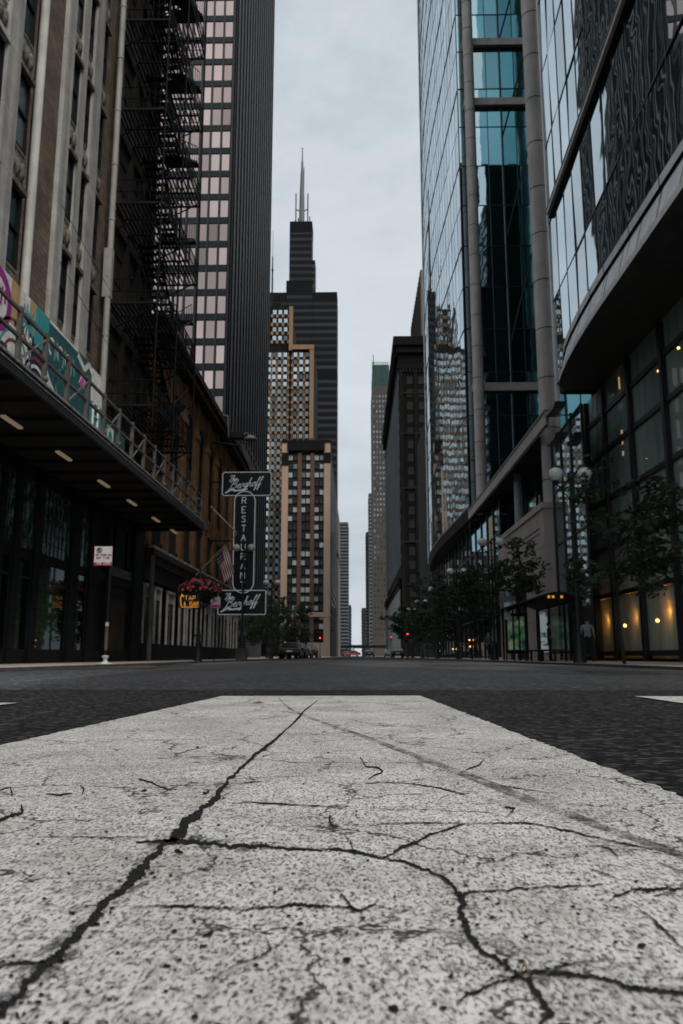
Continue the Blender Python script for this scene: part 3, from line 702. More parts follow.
mural(12.2, yM(-14, 245), Z0, Z1, 'teal', lambda m, a, b, z0, z1: [ring(m, a+.8+k, 8, .3, .5, 'white') for k in range(4)])
mural(yM(-14, 245), yM(12, 280), Z0, Z1, 'white', d_purple)
def d_burst(m, a, b, z0, z1):
    rect(m, a, a+.5, 7.9, z1, 'tan')
    for k in range(14):
        t = 2*pi*k/14; stroke(m, [(a+1.05, 8.35), (a+1.05+.5*cos(t), 8.35+.42*sin(t))], .035, 'teal')
    for k, zz in enumerate((7.25, 7.55, 7.85)): ring(m, (a+b)/2-.2, 7.0, .5+.25*k, .58+.25*k, 'teal' if k % 2 else 'red', .2, pi-.2)
    for yy in (a+.35, a+.75): 
        for k in range(3): t = k*pi/3; stroke(m, [(yy-.1*cos(t), 8.0-.1*sin(t)), (yy+.1*cos(t), 8.0+.1*sin(t))], .03, 'red')
mural(yM(12, 280), yM(31, 296), Z0, Z1, 'white', d_burst)
def d_flag(m, a, b, z0, z1):
    rect(m, a, a+.55, 8.1, z1, 'tan'); rect(m, b-.9, b, 7.95, z1, 'teal', .005)
    for k in range(4): ring(m, (a+b)/2, 6.8, .35+.2*k, .44+.2*k, 'white' if k % 2 else 'red', .3, pi-.3)
    rect(m, a, a+.22, z0, 8.0, 'white', .006)
    for k in range(6): stroke(m, [(a+.11, 6.8+.2*k), (a+.16, 6.9+.2*k)], .05, 'teal', .009)
mural(yM(31, 296), yM(50, 316), Z0, Z1, 'navy', d_flag)
def d_tags(m, a, b, z0, z1):
    x = a+.25
    while x < b-.4:
        ring(m, x, 8.3, .16, .26, 'white', rnd.uniform(0, 2), rnd.uniform(4, 6.2), 12); stroke(m, [(x+.2, 8.0), (x+.35, 8.65), (x+.5, 8.1)], .045, 'sky'); x += .62
    stroke(m, [(a, 8.94), (b, 8.94)], .04, 'white')
    ring(m, a+1.1, 7.5, .4, .45, 'sky', sq=1.0); ring(m, b-1.0, 7.4, .5, .56, 'teal')
    m.add([(XM+.007, a, z0), (XM+.007, b-.5, z0), (XM+.007, a, 7.55)], [(0, 1, 2)], pi_['white'])
mural(yM(50, 316), yM(78, 350), Z0, Z1, 'dteal', d_tags)
def d_pink(m, a, b, z0, z1):
    rect(m, a+.3, b-.2, 8.0, 8.45, 'pink'); stroke(m, [(a, 8.85), (a+.6, 8.6), (b-.3, 8.9), (b, 8.75)], .09, 'white')
    for k in range(4): stroke(m, [(a+.2+.35*k, 8.05), (a+.45+.35*k, 8.4)], .03, 'white')
mural(yM(78, 350), yM(92, 370), Z0, Z1, 'dteal', d_pink)
def d_end(m, a, b, z0, z1):
    rect(m, a, b, z0, 7.9, 'teal'); rect(m, a+.35, a+.75, 7.4, 7.85, 'navy', .006)
    block(m, 'H', (XM+.01, a+.25, 7.1), (0, 1, 0), (0, 0, 1), .75, .05, m=pi_['white'])
mural(yM(92, 370), yM(105, 388), Z0, Z1-.05, 'white', d_end)
# second row of lower boards further along
mural(yM(105, 388)+.02, yM(126, 420), Z0, 7.75, 'dteal', lambda m, a, b, z0, z1: [rect(m, a+.4, a+1.1, 6.9, 7.6, 'white'), blob(m, a+.75, 7.25, .22, .22, 'teal', d=.008)])
def frame_m():
    m = MB()
    for y in (14, 17, 20, 23): m.bar((XM-.1, y, Z0), (XM-.1, y, 8.9), .08); m.bar((XM-.1, y, 8.6), (XM-1.2, y, 6.56), .06)
    return m
part('timber_prop', frame_m(), brown_dark, MU)

# --- dark brick building with fire escape -----------------------------------
L2 = thing('sooty_brick_building', (XF, 35.7, -.1), 'narrow sooty brick building behind the iron fire escape', 'building')
m = MB(); m.box(-26, XF-.3, 32.42, 38.9, -.1, 60); part('wall', m, brick_dark, L2)
FEZ = [10.3, 14.8, 19.4, 23.9, 28.4, 32.9, 37.4, 41.9]
fm = MB(); fm.box(-.08, .04, 0, .1, 0, 2.6); fm.box(-.08, .04, 1.1, 1.2, 0, 2.6); fm.box(-.08, .04, .1, 1.1, 0, .1); fm.box(-.08, .03, .1, 1.1, 1.25, 1.33); fm.box(-.08, .04, .1, 1.1, 2.5, 2.6)
pn = MB(); pn.quad((-.03, .1, .1), (-.03, 1.1, .1), (-.03, 1.1, 2.5), (-.03, .1, 2.5))
win_parts(L2, 'window', fm.mesh('window_frame', brown_dark), [(XF-.28, y, z+.5) for z in FEZ for y in (32.75, 34.6, 36.5)], None, pn.mesh('window_pane', window_mat('grimy_window', (.012, .013, .013), (.12, .13, .135), .25, cut=.6)))
m = MB()
for y in (34.2, 36.1, 38.2): m.box(XF-.32, XF-.12, y, y+.35, 4, 60)
for z in FEZ: m.box(XF-.32, XF-.14, 32.42, 38.9, z-.5, z-.15)
part('pilaster', m, brick_dark, L2)
m = MB(); m.box(XF-.5, XF-.15, 32.45, 38.9, -.1, 6.2); m.box(XF-.2, XF+.04, 33.2, 33.5, -.1, 5.5); part('ground_floor_front', m, black_paint, L2)
m = MB(); m.box(XF-.14, XF-.1, 34.2, 35.3, -.1, 2.6); m.box(XF-.14, XF-.1, 35.34, 36.44, -.1, 2.6); part('door', m, brown_dark, L2)
FE = thing('fire_escape', (XF, 36, 9.5), 'black iron fire escape with stacked landings and stairs zigzagging up the sooty facade', 'fire escape')
XO, XI, FY0, FY1 = -8.4, XF-.1, 31.4, 39.2
for k, z in enumerate(FEZ):
    pl = MB()
    for i in range(13): x = XI+(XO-XI)*i/12; pl.box(x-.035, x+.035, FY0, FY1, z, z+.045)
    for i in range(7): y = FY0+(FY1-FY0)*i/6; pl.box(XI, XO, y-.04, y+.04, z-.08, z-.001)
    for y in (FY0+.3, (FY0+FY1)/2, FY1-.3): pl.bar((XI, y, z-1.2), (XO-.1, y, z-.09), .06)
    part('landing', pl, iron, FE)
    r = MB()
    for zz in (z+.5, z+1.05):
        r.bar((XO, FY0, zz), (XO, FY1, zz), .04); r.bar((XI, FY0, zz), (XO, FY0, zz), .04); r.bar((XI, FY1, zz), (XO, FY1, zz), .04)
    for i in range(34): y = FY0+(FY1-FY0)*i/33; r.bar((XO, y, z), (XO, y, z+1.05), .022 if i % 6 else .05)
    for i in range(1, 9):
        x = XI+(XO-XI)*i/9; r.bar((x, FY1, z), (x, FY1, z+1.05), .022); r.bar((x, FY0, z), (x, FY0, z+1.05), .022)
    part('landing_rail', r, iron, FE)
    if k+1 < len(FEZ):
        zt = FEZ[k+1]; st = MB(); nT = 17
        for half in range(2):
            xa, xb = ((-9.35, -8.55) if half == 0 else (-10.3, -9.45))
            ya, yb_ = (34.9, 38.7) if half == 0 else (38.7, 34.9)
            za, zb = (z, (z+zt)/2) if half == 0 else ((z+zt)/2, zt)
            for i in range(11):
                t = (i+.5)/11; y = ya+(yb_-ya)*t; zz = za+(zb-za)*t
                st.box(xa, xb, y-.13, y+.13, zz, zz+.035)
            for x in (xa, xb):
                st.bar((x, ya, za), (x, yb_, zb), .085); st.bar((x, ya, za+.95), (x, yb_, zb+.95), .04)
                for i in range(8): t = i/7; st.bar((x, ya+(yb_-ya)*t, za+(zb-za)*t), (x, ya+(yb_-ya)*t, za+(zb-za)*t+.95), .02)
        st.box(-10.3, -8.5, 38.55, 39.15, (z+zt)/2-.03, (z+zt)/2+.03)
        part('stair', st, iron, FE)
m = MB()
for x, y in ((XO, FY1), (XO, 35.0), (-9.4, FY1), (XO, FY0)): m.bar((x, y, FEZ[0]-1), (x, y, FEZ[-1]+1.2), .07)
part('hanger_post', m, iron, FE)

# --- brown sandstone building (restaurant) -----------------------------------
L3 = thing('sandstone_building', (XF, 56, -.1), 'low brown sandstone building with tall arched windows and a heavy dark cornice', 'building')
Y0, Y1 = 39.3, 72.5
m = MB(); m.box(-30, XF-.45, Y0, Y1, -.1, 16.6); part('wall', m, brick_orange, L3)
m = MB(); m.box(-30, -10.02, Y0-.1, Y1+.2, 16.62, 16.95); m.box(-30, -9.7, Y0-.2, Y1+.3, 16.95, 17.25); m.box(-30, -9.95, Y0-.1, Y1+.2, 17.25, 17.8)
y = Y0
while y < Y1: m.box(-10.5, -9.8, y, y+.18, 16.4, 16.62); y += .6
part('cornice', m, brown_dark, L3)
nb = 9; bw = (Y1-Y0)/nb
arch_f = MB(); arch_p = MB(); rw = 1.0; ah = 4.6
pts = [(-rw, 0), (-rw, ah)]+[(rw*cos(pi-pi*i/8), ah+rw*sin(pi-pi*i/8)) for i in range(1, 8)]+[(rw, ah), (rw, 0)]
arch_p.add([(-.22, a, b) for a, b in pts], [tuple(range(len(pts)))])
arch_f.path([(-.16, a, b) for a, b in pts]+[(-.16, -rw, 0)], .07, 4); arch_f.bar((-.16, 0, 0), (-.16, 0, ah+rw), .09)
for zz in (1.4, 2.8, 4.4): arch_f.bar((-.16, -rw, zz), (-.16, rw, zz), .09)
amf = arch_f.mesh('arched_frame', brown_dark); amp = arch_p.mesh('arched_pane', old_win)
win_parts(L3, 'arched_window', amf, [(XF, Y0+bw*(i+.5), 9.6) for i in range(nb)], None, amp)
f2 = MB(); f2.box(-.2, .0, -.75, .75, -.12, 0); f2.box(-.2, -.06, -.75, -.66, 0, 2.3); f2.box(-.2, -.06, .66, .75, 0, 2.3); f2.box(-.2, -.06, -.66, .66, 2.2, 2.3); f2.box(-.19, -.07, -.04, .04, 0, 2.2)
p2 = MB(); p2.quad((-.15, -.66, 0), (-.15, .66, 0), (-.15, .66, 2.2), (-.15, -.66, 2.2))
win_parts(L3, 'window', f2.mesh('sash_frame', brown_dark), [(XF, Y0+bw*(i+.5)+dy, 6.0) for i in range(nb) for dy in (-.85, .85)], None, p2.mesh('sash_pane', old_win))
for i in range(nb+1):
    y = Y0+bw*i; m = MB(); m.box(XF-.45, XF+.12, max(Y0, y-.42), min(Y1, y+.42), 5.6, 16.4); m.box(XF-.45, XF+.2, max(Y0, y-.5), min(Y1, y+.5), 8.6, 9.0); m.box(XF-.45, XF+.2, max(Y0, y-.5), min(Y1, y+.5), 14.0, 14.4)
    part('pilaster', m, brick_orange, L3)
for i in range(nb):                                             # wall around the openings
    ya, yb_ = Y0+bw*i+.42, Y0+bw*(i+1)-.42; yc = (ya+yb_)/2; m = MB()
    m.box(XF-.45, XF-.01, ya, yb_, 8.35, 9.55)
    op = [(yc+a, 9.6+b) for a, b in pts]
    top = 16.4
    for (a0, b0), (a1, b1) in zip(op[1:-1], op[2:-1]): m.prism([(XF-.3, a0, b0), (XF-.3, a1, b1), (XF-.3, a1, top), (XF-.3, a0, top)], (.27, 0, 0))
    m.box(XF-.3, XF-.03, ya, yc-rw, 9.56, top); m.box(XF-.3, XF-.03, yc+rw, yb_, 9.56, top)
    part('arch_surround', m, brick_orange, L3)
m = MB(); m.box(XF-.4, XF+.35, Y0, Y1, 5.15, 5.45); m.box(XF-.4, XF+.2, Y0, Y1, 4.75, 5.15); part('belt_course', m, brown_dark, L3)
m = MB()
for i in range(nb):
    for dy in (-.85, .85): yc = Y0+bw*(i+.5)+dy; m.box(XF-.1, XF+.30, yc-.7, yc+.7, 5.47, 5.62)
part('window_sill', m, surf('pale_sill', (.42, .38, .33), .7), L3)
# shop front with pale columns
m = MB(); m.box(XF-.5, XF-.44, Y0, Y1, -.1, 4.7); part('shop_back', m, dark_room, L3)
m = MB(); m.box(XF-.44, XF-.05, Y0, Y1, -.1, .75); m.box(XF-.44, XF-.05, Y0, Y1, 3.9, 4.72); part('shop_bulkhead', m, black_paint, L3)
pale_frame = surf('pale_shop_frame', (.55, .53, .50), .6, var=.3)
yy = Y0+.6; k = 0
while yy < Y1-1.2:
    wd = (1.5, 1.25, 1.7)[k % 3]
    m = MB()
    for e in (0, wd): m.tube((XF-.2, yy+e, .75), (XF-.2, yy+e, 3.6), .075, 8)
    m.box(XF-.3, XF-.12, yy-.1, yy+wd+.1, 3.6, 3.75); n_ = 5
    for i in range(n_): m.box(XF-.24, XF-.2, yy+wd*(i+.5)/n_-.02, yy+wd*(i+.5)/n_+.02, 3.1, 3.6)
    m.box(XF-.24, XF-.18, yy, yy+wd, 3.05, 3.1)
    f = part('shop_window', m, pale_frame, L3)
    g = MB(); g.quad((XF-.3, yy, .75), (XF-.3, yy+wd, .75), (XF-.3, yy+wd, 3.6), (XF-.3, yy, 3.6)); part('pane', g, tower_glass, f)
    yy += wd+(1.5 if k % 3 else .7); k += 1
m = MB(); m.tube((XF+.25, 39.55, -.1), (XF+.25, 39.55, 5.1), .13, 8); m.tube((XF+.25, 39.55, 2.0), (XF+.25, 39.55, 3.4), .16, 8); part('corner_column', m, surf('grey_column', (.16, .155, .15), .6), L3)

# --- dark steel tower with pink panes ------------------------------------------
L4 = thing('dark_steel_tower', (-30, 130, -.1), 'tall black steel office tower with pink reflecting panes on the near face', 'tower')
TX, TY0, TY1, TZ = -18.9, 110., 160., 185
m = MB(); m.box(-60, TX-.25, TY0+.3, TY1, -.1, TZ); part('core', m, surf('tower_core', (.012, .013, .014), .5), L4)
FH = 3.85; CWD = 1.62
m = MB()
for i in range(48): z = 2.9+FH*i; m.box(-60, TX, TY0-.02, TY0+.28, z-.5, z+.5)
part('spandrel', m, spandrel_teal, L4)
m = MB(); x = TX
k = 0
while x > -60: m.box(x-.27 if k else x-.3, x, TY0-.2, TY0-.022, -.1, TZ); x -= CWD; k += 1
part('mullion', m, steel_dark, L4)
wq = MB(); wq.add([(-.69, 0, -1.34), (.69, 0, -1.34), (.69, .0, 1.34), (-.69, .0, 1.34)], [(0, 1, 2, 3)]); wqm = wq.mesh('pane', pink_glass)
pos = [(TX-.1-CWD*(c+.5), TY0+.12, 2.9+FH*(r+.5)) for c in range(6) for r in range(8, 24)]+[(TX-.1-CWD*(c+.5), TY0+.12, 2.9+FH*(r+.5)) for c in range(26) for r in range(46) if not (c < 6 and 8 <= r < 24)]
win_parts(L4, 'window', wqm, pos, None)
m = MB(); m.box(TX-.24, TX-.1, TY0+.3, TY1, 5, TZ); part('street_glazing', m, street_glass, L4)
m = MB(); y = TY0+.4
for i in range(48): m.box(TX-.12, TX-.04, TY0+.3, TY1, 2.9+FH*i-.5, 2.9+FH*i+.5)
while y < TY1: m.box(TX-.1, TX+.15, y, y+.09, 5, TZ, 0); m.box(TX+.151, TX+.2, y-.08, y+.17, 5, TZ, 1); m.box(TX-.1, TX+.26, y+1.5, y+1.9, 5, TZ, 0); m.box(TX+.261, TX+.3, y+1.45, y+1.95, 5, TZ, 1); y += 3.2
m.box(TX-.4, TX+.25, TY0-.1, TY0+.5, -.1, TZ)
part('street_mullion', m, [black_steel, surf('lighter_black_flange', (.035, .04, .045), .45, var=.5, vs=.4)], L4)  # flange caps coloured lighter than the webs behind them
m = MB(); m.box(TX-.5, TX+.05, TY0, TY1, 4.2, 5.0); part('base_band', m, black_steel, L4)

# --- distant buildings on the left ----------------------------------------------
L5b = thing('brown_pier_tower', (-19.6, 310, -.1), 'brown office block with two pale end piers and paired lit windows', 'building')
bx0, bx1, bz = -28.9, -10.5, 82.4
m = MB(); m.box(bx0, bx1, 300.6, 395, -.1, bz); part('wall', m, dark_wall, L5b)
m = MB(); m.box(bx0-.1, bx0+2.3, 299.6, 302, -.1, bz-1); m.box(bx1-2.3, bx1+.1, 299.6, 302, -.1, bz-1); part('end_pier', m, pale_stone, L5b)
m = MB()
for px in (299.5, 312.3): x = at(px, 500, Y=300).x; m.box(x-.75, x+.75, 299.8, 300.9, -.1, bz-5)
part('brown_pier', m, brown_pier, L5b)
m = MB()
for i in range(22): z = 9+3.4*i; m.box(bx0+2.3, bx1-2.3, 300.35, 300.7, z-.5, z+.35)
part('spandrel_course', m, surf('umber_course', (.035, .022, .016), .8, var=.3, vs=.2, spec=.1), L5b)
m = MB(); m.box(bx0+2, bx1-2, 298.9, 300.6, bz-4.2, bz-1); m.box(bx0-.3, bx1+.3, 299.3, 302, bz-1, bz); m.box(bx0-.2, bx0+2.4, 299.3, 302, bz-10, bz-5.); m.box(bx1-2.4, bx1+.2, 299.3, 302, bz-9, bz-5.)
for i in range(14): m.box(bx0+1.5+i*.75, bx0+1.9+i*.75, 300, 300.5, bz, bz+1.0)
for x in (-15.4, -14.6): m.tube((x, 303, bz), (x, 303, bz+3.2), .15, 6)
part('parapet', m, dark_wall, L5b)
wm = MB(); wm.box(-.78, .78, 0, .1, -1.05, 1.05); wme = wm.mesh('window', far_win)
xs_ = [at(q, 480, Y=300).x for q in (290.3, 295.3, 303.3, 308.3, 316.6, 321.8)]
win_parts(L5b, 'window', wme, [(x, 300.4, 11.1+3.4*r) for r in range(20, -1, -1) for x in xs_], None)
m = MB()
for i in range(20):
    for j in range(24): m.box(bx1-.05, bx1+.05, 303+j*3.8, 305.2+j*3.8, 10+3.4*i, 12+3.4*i)
part('side_window', m, tower_glass, L5b, kind='stuff')
m = MB(); m.box(bx0-.2, bx1+.2, 299.4, 300.6, 14.5, 16.2); m.box(bx0, bx1, 299.7, 300.6, -.1, 5); part('base_course', m, pale_stone, L5b)

L5a = thing('checkered_tan_tower', (-31, 360, -.1), 'tan art deco tower whose pale windows and dark spandrels make a checkerboard', 'tower')
m = MB(); m.box(-58, -20.0, 345.8, 385, -.1, 139.3); m.box(-46, -30.6, 345.8, 380, 139.3, 158.2); part('wall', m, dark_wall, L5a)
m = MB()
x1 = at(313, 450, Y=345).x; x0p = at(309, 450, Y=345).x
m.box(x0p, x1, 344.6, 347, -.1, 137.5); m.box(at(292, 345, Y=345).x, x1+.1, 344.4, 347, 137.5, 139.6)
xa, xb = at(289.2, 320, Y=345).x, at(292.6, 320, Y=345).x
m.box(xa, xb, 344.6, 347, 137, 158.4)
part('end_pier', m, tan_stone, L5a)
cols = [at(q, 450, Y=345).x for q in (231.3, 236.7, 242.1, 247.5, 252.9, 258.3, 262.9, 267.5, 272.5, 278.2, 284.0, 294.3, 300.3, 306.4)]
gaps = [at(q, 450, Y=345).x for q in (234., 239.4, 244.8, 250.2, 255.6, 260.6, 265.2, 270., 275.3, 281.1, 287.2, 291.3, 297.3, 303.3)]
m = MB(); ROWS = 33; RH = 3.50
for r in range(ROWS):
    z = 135.3-RH*r
    for gx in gaps: m.box(gx-.55, gx+.55, 345.2, 345.9, z-2.35, z-1.15); m.box(gx-.14, gx+.14, 345.5, 345.9, z-1.15, z+1.15)
for r in range(4):
    for gx in gaps[6:11]: m.box(gx-.6, gx+.6, 345.2, 345.9, 156.0-4.2*r-2.8, 156.0-4.2*r-1.2)
part('tan_block', m, tan_stone, L5a, kind='stuff')
wm = MB(); wm.box(-.80, .80, 0, .1, -1.0, 1.0); wme = wm.mesh('window', far_win_bright)
vis = [c for c in cols[8:]]
pos = [(x, 345.6, 135.3-RH*r) for r in range(17) for x in vis if r < 11 or x < -33]
pos = [(x, 345.6, 156-4.2*r) for r in range(4) for x in cols[8:11]]+pos+[(x, 345.6, 135.3-RH*r) for r in range(ROWS) for x in cols if (x, 345.6, 135.3-RH*r) not in pos]
win_parts(L5a, 'window', wme, pos, None)
m = MB(); xm = at(272, 300, Y=350).x
for dx, dy in ((-.5, 0), (.5, 0), (0, .8)): m.tube((xm+dx, 350+dy, 158), (xm+dx*.2, 350+dy*.2, 186), .14, 5)
for i in range(13):
    z = 159+2.1*i; s_ = 1-.8*(z-158)/28; m.bar((xm-.5*s_, 350, z), (xm+.5*s_, 350, z+1), .12); m.bar((xm+.5*s_, 350, z), (xm-.5*s_, 350, z+1), .12)
m.tube((xm, 350, 186), (xm, 350, 199), .09, 5); m.sphere((xm, 350, 179), .6, 8, 6)
part('radio_mast', m, iron, L5a)
m = MB(); m.box(-39, -35, 347, 352, 158.2, 161.2); m.box(-33.5, -31.5, 347, 352, 158.2, 160.2); part('roof_plant', m, dark_wall, L5a)

# the very tall black tower --------------------------------------------------
def willis_mat(name, lit, dark, scale, frac):
    m, nt, out = nodes(name); co = coords(nt)
    sp = nt.nodes.new('ShaderNodeSeparateXYZ'); nt.links.new(co, sp.inputs[0])
    f = N(nt, 'ShaderNodeMath', operation='MULTIPLY'); nt.links.new(sp.outputs['Z'], f.inputs[0]); f.inputs[1].default_value = 1/scale
    fr = N(nt, 'ShaderNodeMath', operation='FRACT'); nt.links.new(f.outputs[0], fr.inputs[0])
    gt = N(nt, 'ShaderNodeMath', operation='GREATER_THAN'); nt.links.new(fr.outputs[0], gt.inputs[0]); gt.inputs[1].default_value = frac
    f2 = N(nt, 'ShaderNodeMath', operation='FLOOR'); nt.links.new(f.outputs[0], f2.inputs[0])
    wn = N(nt, 'ShaderNodeTexWhiteNoise'); wn.noise_dimensions = '1D'; nt.links.new(f2.outputs[0], wn.inputs['W'])
    lc = ramp(nt, wn.outputs['Value'], [(.1, c4(lit, .65)), (.9, c4(lit, 1.25))])
    c = mix(nt, (*dark, 1), lc, gt.outputs[0])
    b = N(nt, 'ShaderNodeBsdfPrincipled', Roughness=.45); b.inputs['Specular IOR Level'].default_value = .12; nt.links.new(c, b.inputs['Base Color']); nt.links.new(b.outputs[0], out.inputs[0]); return m
wil = willis_mat('black_tower_skin', (.060, .064, .072), (.005, .0055, .007), 8.2, .58)
W_ = thing('black_stepped_tower', (-50, 860, -.1), 'very tall black stepped skyscraper with two levels of setback and twin white-tipped antennas', 'skyscraper')
def tube_block(x0, x1, y0, y1, z):
    m = MB(); m.box(x0, x1, y0, y1, 0, z, 0)
    part('tower_tube', m, wil, W_)
tube_block(-77.0, -51.4, 852, 875, 495); tube_block(-78, -49.0, 829, 851, 408)
tube_block(-48.9, -21.8, 829, 875, 396.4); tube_block(-102, -78.1, 829, 875, 396.4); tube_block(-51.3, -47.6, 853, 874, 448)
LV = surf('black_louvre', (.004, .0045, .006), .7, spec=.1)
for x0, x1, y0, z0, z1 in ((-77.2, -51.2, 851.8, 482, 496), (-78.2, -48.95, 828.7, 398, 411), (-48.85, -21.6, 828.7, 388, 397), (-48.85, -21.6, 828.7, 296, 306), (-102.2, -78.15, 828.7, 388, 397), (-78.2, -48.95, 828.7, 296, 306)): m = MB(); m.box(x0, x1, y0, y0+22, z0, z1); part('louvre_band', m, LV, W_)
m = MB()
for i in range(19): x = -48.9+27.1*i/18; m.box(x-.22, x+.22, 828.6, 829.1, 0, 397)
for i in range(20): x = -78+29*i/19; m.box(x-.22, x+.22, 828.6, 829.1, 0, 408)
for i in range(18): x = -77+25.6*i/17; m.box(x-.22, x+.22, 851.6, 852.1, 400, 494)
for i in range(17): x = -102+24*i/16; m.box(x-.22, x+.22, 828.6, 829.1, 0, 397)
part('facade_rib', m, surf('black_rib', (.009, .010, .012), .6, spec=.15), W_)
m = MB(); cx = -64.2
for r0, r1, z0, z1 in ((3.4, 3.0, 494, 535), (2.9, 2.0, 535, 565), (1.7, 1.2, 565, 580), (.8, .6, 580, 597)): m.tube((cx, 863, z0), (cx, 863, z1), r0, 10, r1=r1)
m.sphere((cx, 863, 597), 1., 8, 6); m.tube((cx+2.2, 863, 535), (cx+2.2, 863, 572), .5, 6)
for dx in (-7, 7.): m.tube((cx+dx, 863, 494), (cx+dx, 863, 538), .9, 6); m.tube((cx, 863, 514), (cx+dx, 863, 518), .7, 6)
for dx, h in ((-4, 12), (9.4, 14), (5, 8), (-8, 9)): m.tube((cx+dx, 862, 494), (cx+dx, 862, 494+h), .7, 5)
part('antenna', m, surf('pale_antenna', (.12, .14, .15), .6), W_)

def band_tower(name, label, x0, x1, y0, y1, z, wallm, bandm, fh, frac, cat='tower', proud=.5):
    r = thing(name, ((x0+x1)/2, (y0+y1)/2, -.1), label, cat)
    m = MB(); m.box(x0, x1, y0, y1, -.1, z); part('wall', m, wallm, r)
    m = MB(); zz = 6
    while zz < z-.5: m.box(x0-proud, x1+proud, y0-proud, y1, zz, zz+fh*frac); zz += fh
    part('floor_band', m, bandm, r); return r
grey_band = surf('grey_floor_band', (.20, .22, .23), .7, var=.1, vs=.1)
dark_gl = surf('dark_far_glass', (.03, .037, .042), .3, var=.2, vs=.1)
r = thing('stepped_brown_building', (-14, 440, -.1), 'slim brown stepped building squeezed beside the brown pier block', 'building')
m = MB(); m.box(-26, -10.4, 420, 480, -.1, 74); m.box(-24, -10.9, 421, 480, 74, 81); m.box(-13.4, -12.2, 421.5, 470, 81, 85)
part('wall', m, surf('far_brown_stone', (.17, .125, .10), .8, var=.15, vs=.1), r)
m = MB(); m.box(-26.2, -10.2, 419.6, 480, 52, 54); m.box(-24.3, -10.6, 420.6, 480, 73, 74.5)
for i in range(16): m.box(-13.0, -11.4, 419.9, 420.05, 8+4*i, 10.4+4*i)
part('cornice', m, brown_dark, r)
band_tower('balcony_tower', 'grey apartment tower striped by pale balconies down the left of the sky gap', -26, -8.6, 700, 740, 117, dark_gl, grey_band, 2.95, .42)
band_tower('blue_glass_tower', 'small bluish tower at the far end of the street on its left', -22, -7.7, 900, 940, 56.5, surf('far_blue_glass', (.06, .11, .14), .3, var=.15, vs=.1), dark_gl, 3.6, .3)
band_tower('distant_dark_block', 'small dark block at the far end of the street on its right', 4.9, 14, 1000, 1040, 59, dark_gl, surf('far_dark_band', (.05, .055, .06), .6), 3.8, .4)
band_tower('slim_dark_tower', 'slim dark tower edge standing right of the sky gap', 9.6, 30, 900, 930, 139, dark_gl, dark_wall, 3.6, .35)
band_tower('striped_far_tower', 'grey striped tower between the slim dark tower and the green-roofed one', 11.2, 30, 760, 800, 155.5, dark_gl, surf('far_pale_band', (.16, .17, .175), .7), 3.6, .45)
# ================================================================== RIGHT SIDE, far
R3 = thing('green_crowned_tower', (18, 620, -.1), 'brown tower with a dark green crown and a flagpole', 'tower')
rx0 = at(372, 420, Y=600).x; rx1 = 26.
m = MB(); m.box(rx0, rx1, 600, 650, -.1, 208); part('wall', m, surf('far_taupe_stone', (.075, .066, .059), .8, var=.12, vs=.05), R3)
m = MB(); m.box(rx0+.6, rx1-.6, 600.6, 649, 208, 226)
for i in range(9): m.box(rx0+.3+i*1.5, rx0+.9+i*1.5, 600.1, 600.7, 208, 228.5)
part('crown', m, surf('green_copper', (.03, .075, .065), .6, var=.2, vs=.2), R3)
m = MB(); m.tube((rx0+1.6, 610, 226), (rx0+1.6, 610, 238), .3, 6); part('flagpole', m, iron, R3)
wm = MB(); wm.box(-.55, .55, 0, .1, -.9, .9); wme = wm.mesh('window', window_mat('taupe_window', (.02, .022, .024), (.07, .07, .07), .2))
win_parts(R3, 'window', wme, [(rx0+1.5+2.4*c, 599.96, 200-4.1*q) for q in range(46) for c in range(6)], None)
m = MB()
for c in range(6): m.box(rx0+2.5+2.4*c-.2, rx0+2.5+2.4*c+.1, 599.7, 599.99, 8, 207)
part('pier', m, surf('far_taupe_pier', (.088, .077, .067), .8), R3)

R4 = thing('corniced_dark_building', (20, 255, -.1), 'dark stone office building with an overhanging cornice along the street', 'building')
e0 = 214.; m = MB(); m.box(10.5, 50, e0, 318, -.1, 84); part('wall', m, surf('dark_granite', (.006, .0058, .0055), .8, var=.25, vs=.2, spec=.1), R4)
m = MB(); m.box(9.0, 50.5, e0-1.5, 320, 86, 88.5); m.box(9.7, 50, e0-.8, 319, 84, 86); m.box(10.1, 50, e0-.4, 318.5, 79.5, 80.5)
for i in range(40): m.box(9.3, 10.4, e0+i*2.65, e0+.9+i*2.65, 83, 85.99)
part('cornice', m, surf('dark_cornice_stone', (.010, .009, .0085), .8, spec=.1), R4)
m = MB(); m.box(12, 30, e0+2, 316, 88.5, 89.6); m.box(20, 28, e0+8, 250, 89.6, 92); part('roof_parapet', m, dark_wall, R4)
m = MB()
for i in range(34):
    y = e0+1.5+i*3.05
    m.box(10.28, 10.49, y-.35, y+.5, 24, 79.4)
for k in range(15): m.box(10.42, 10.49, e0, 318, 26+3.6*k, 27.2+3.6*k)
part('street_pier', m, surf('lit_granite', (.17, .175, .18), .7, var=.12, vs=.1), R4)  # greyer tone paints in the lit street side of the dark granite
wm = MB(); wm.box(-.8, .8, -.06, .06, -1.1, 1.1); wme = wm.mesh('window', surf('granite_window', (.014, .0145, .015), .5, spec=.2, var=.5, vs=.15))
win_parts(R4, 'window', wme, [(13.5+3.2*c, e0-.02, 76-3.7*q) for q in range(18) for c in range(5)], None)
m = MB()
for c in range(4): m.box(15.1+3.2*c-.5, 15.1+3.2*c+.5, e0-.25, e0-.01, 22, 79)
m.box(10.6, 11.6, e0-.3, e0-.01, -.1, 79); part('front_pier', m, surf('dark_pier_stone', (.011, .010, .009), .8, spec=.1), R4)
m = MB(); m.box(9.3, 10.27, e0+1, 318, 19.2, 20.8); m.box(9.8, 10.27, e0+1, 318, 17.8, 19.2); part('base_cornice', m, dark_wall, R4)
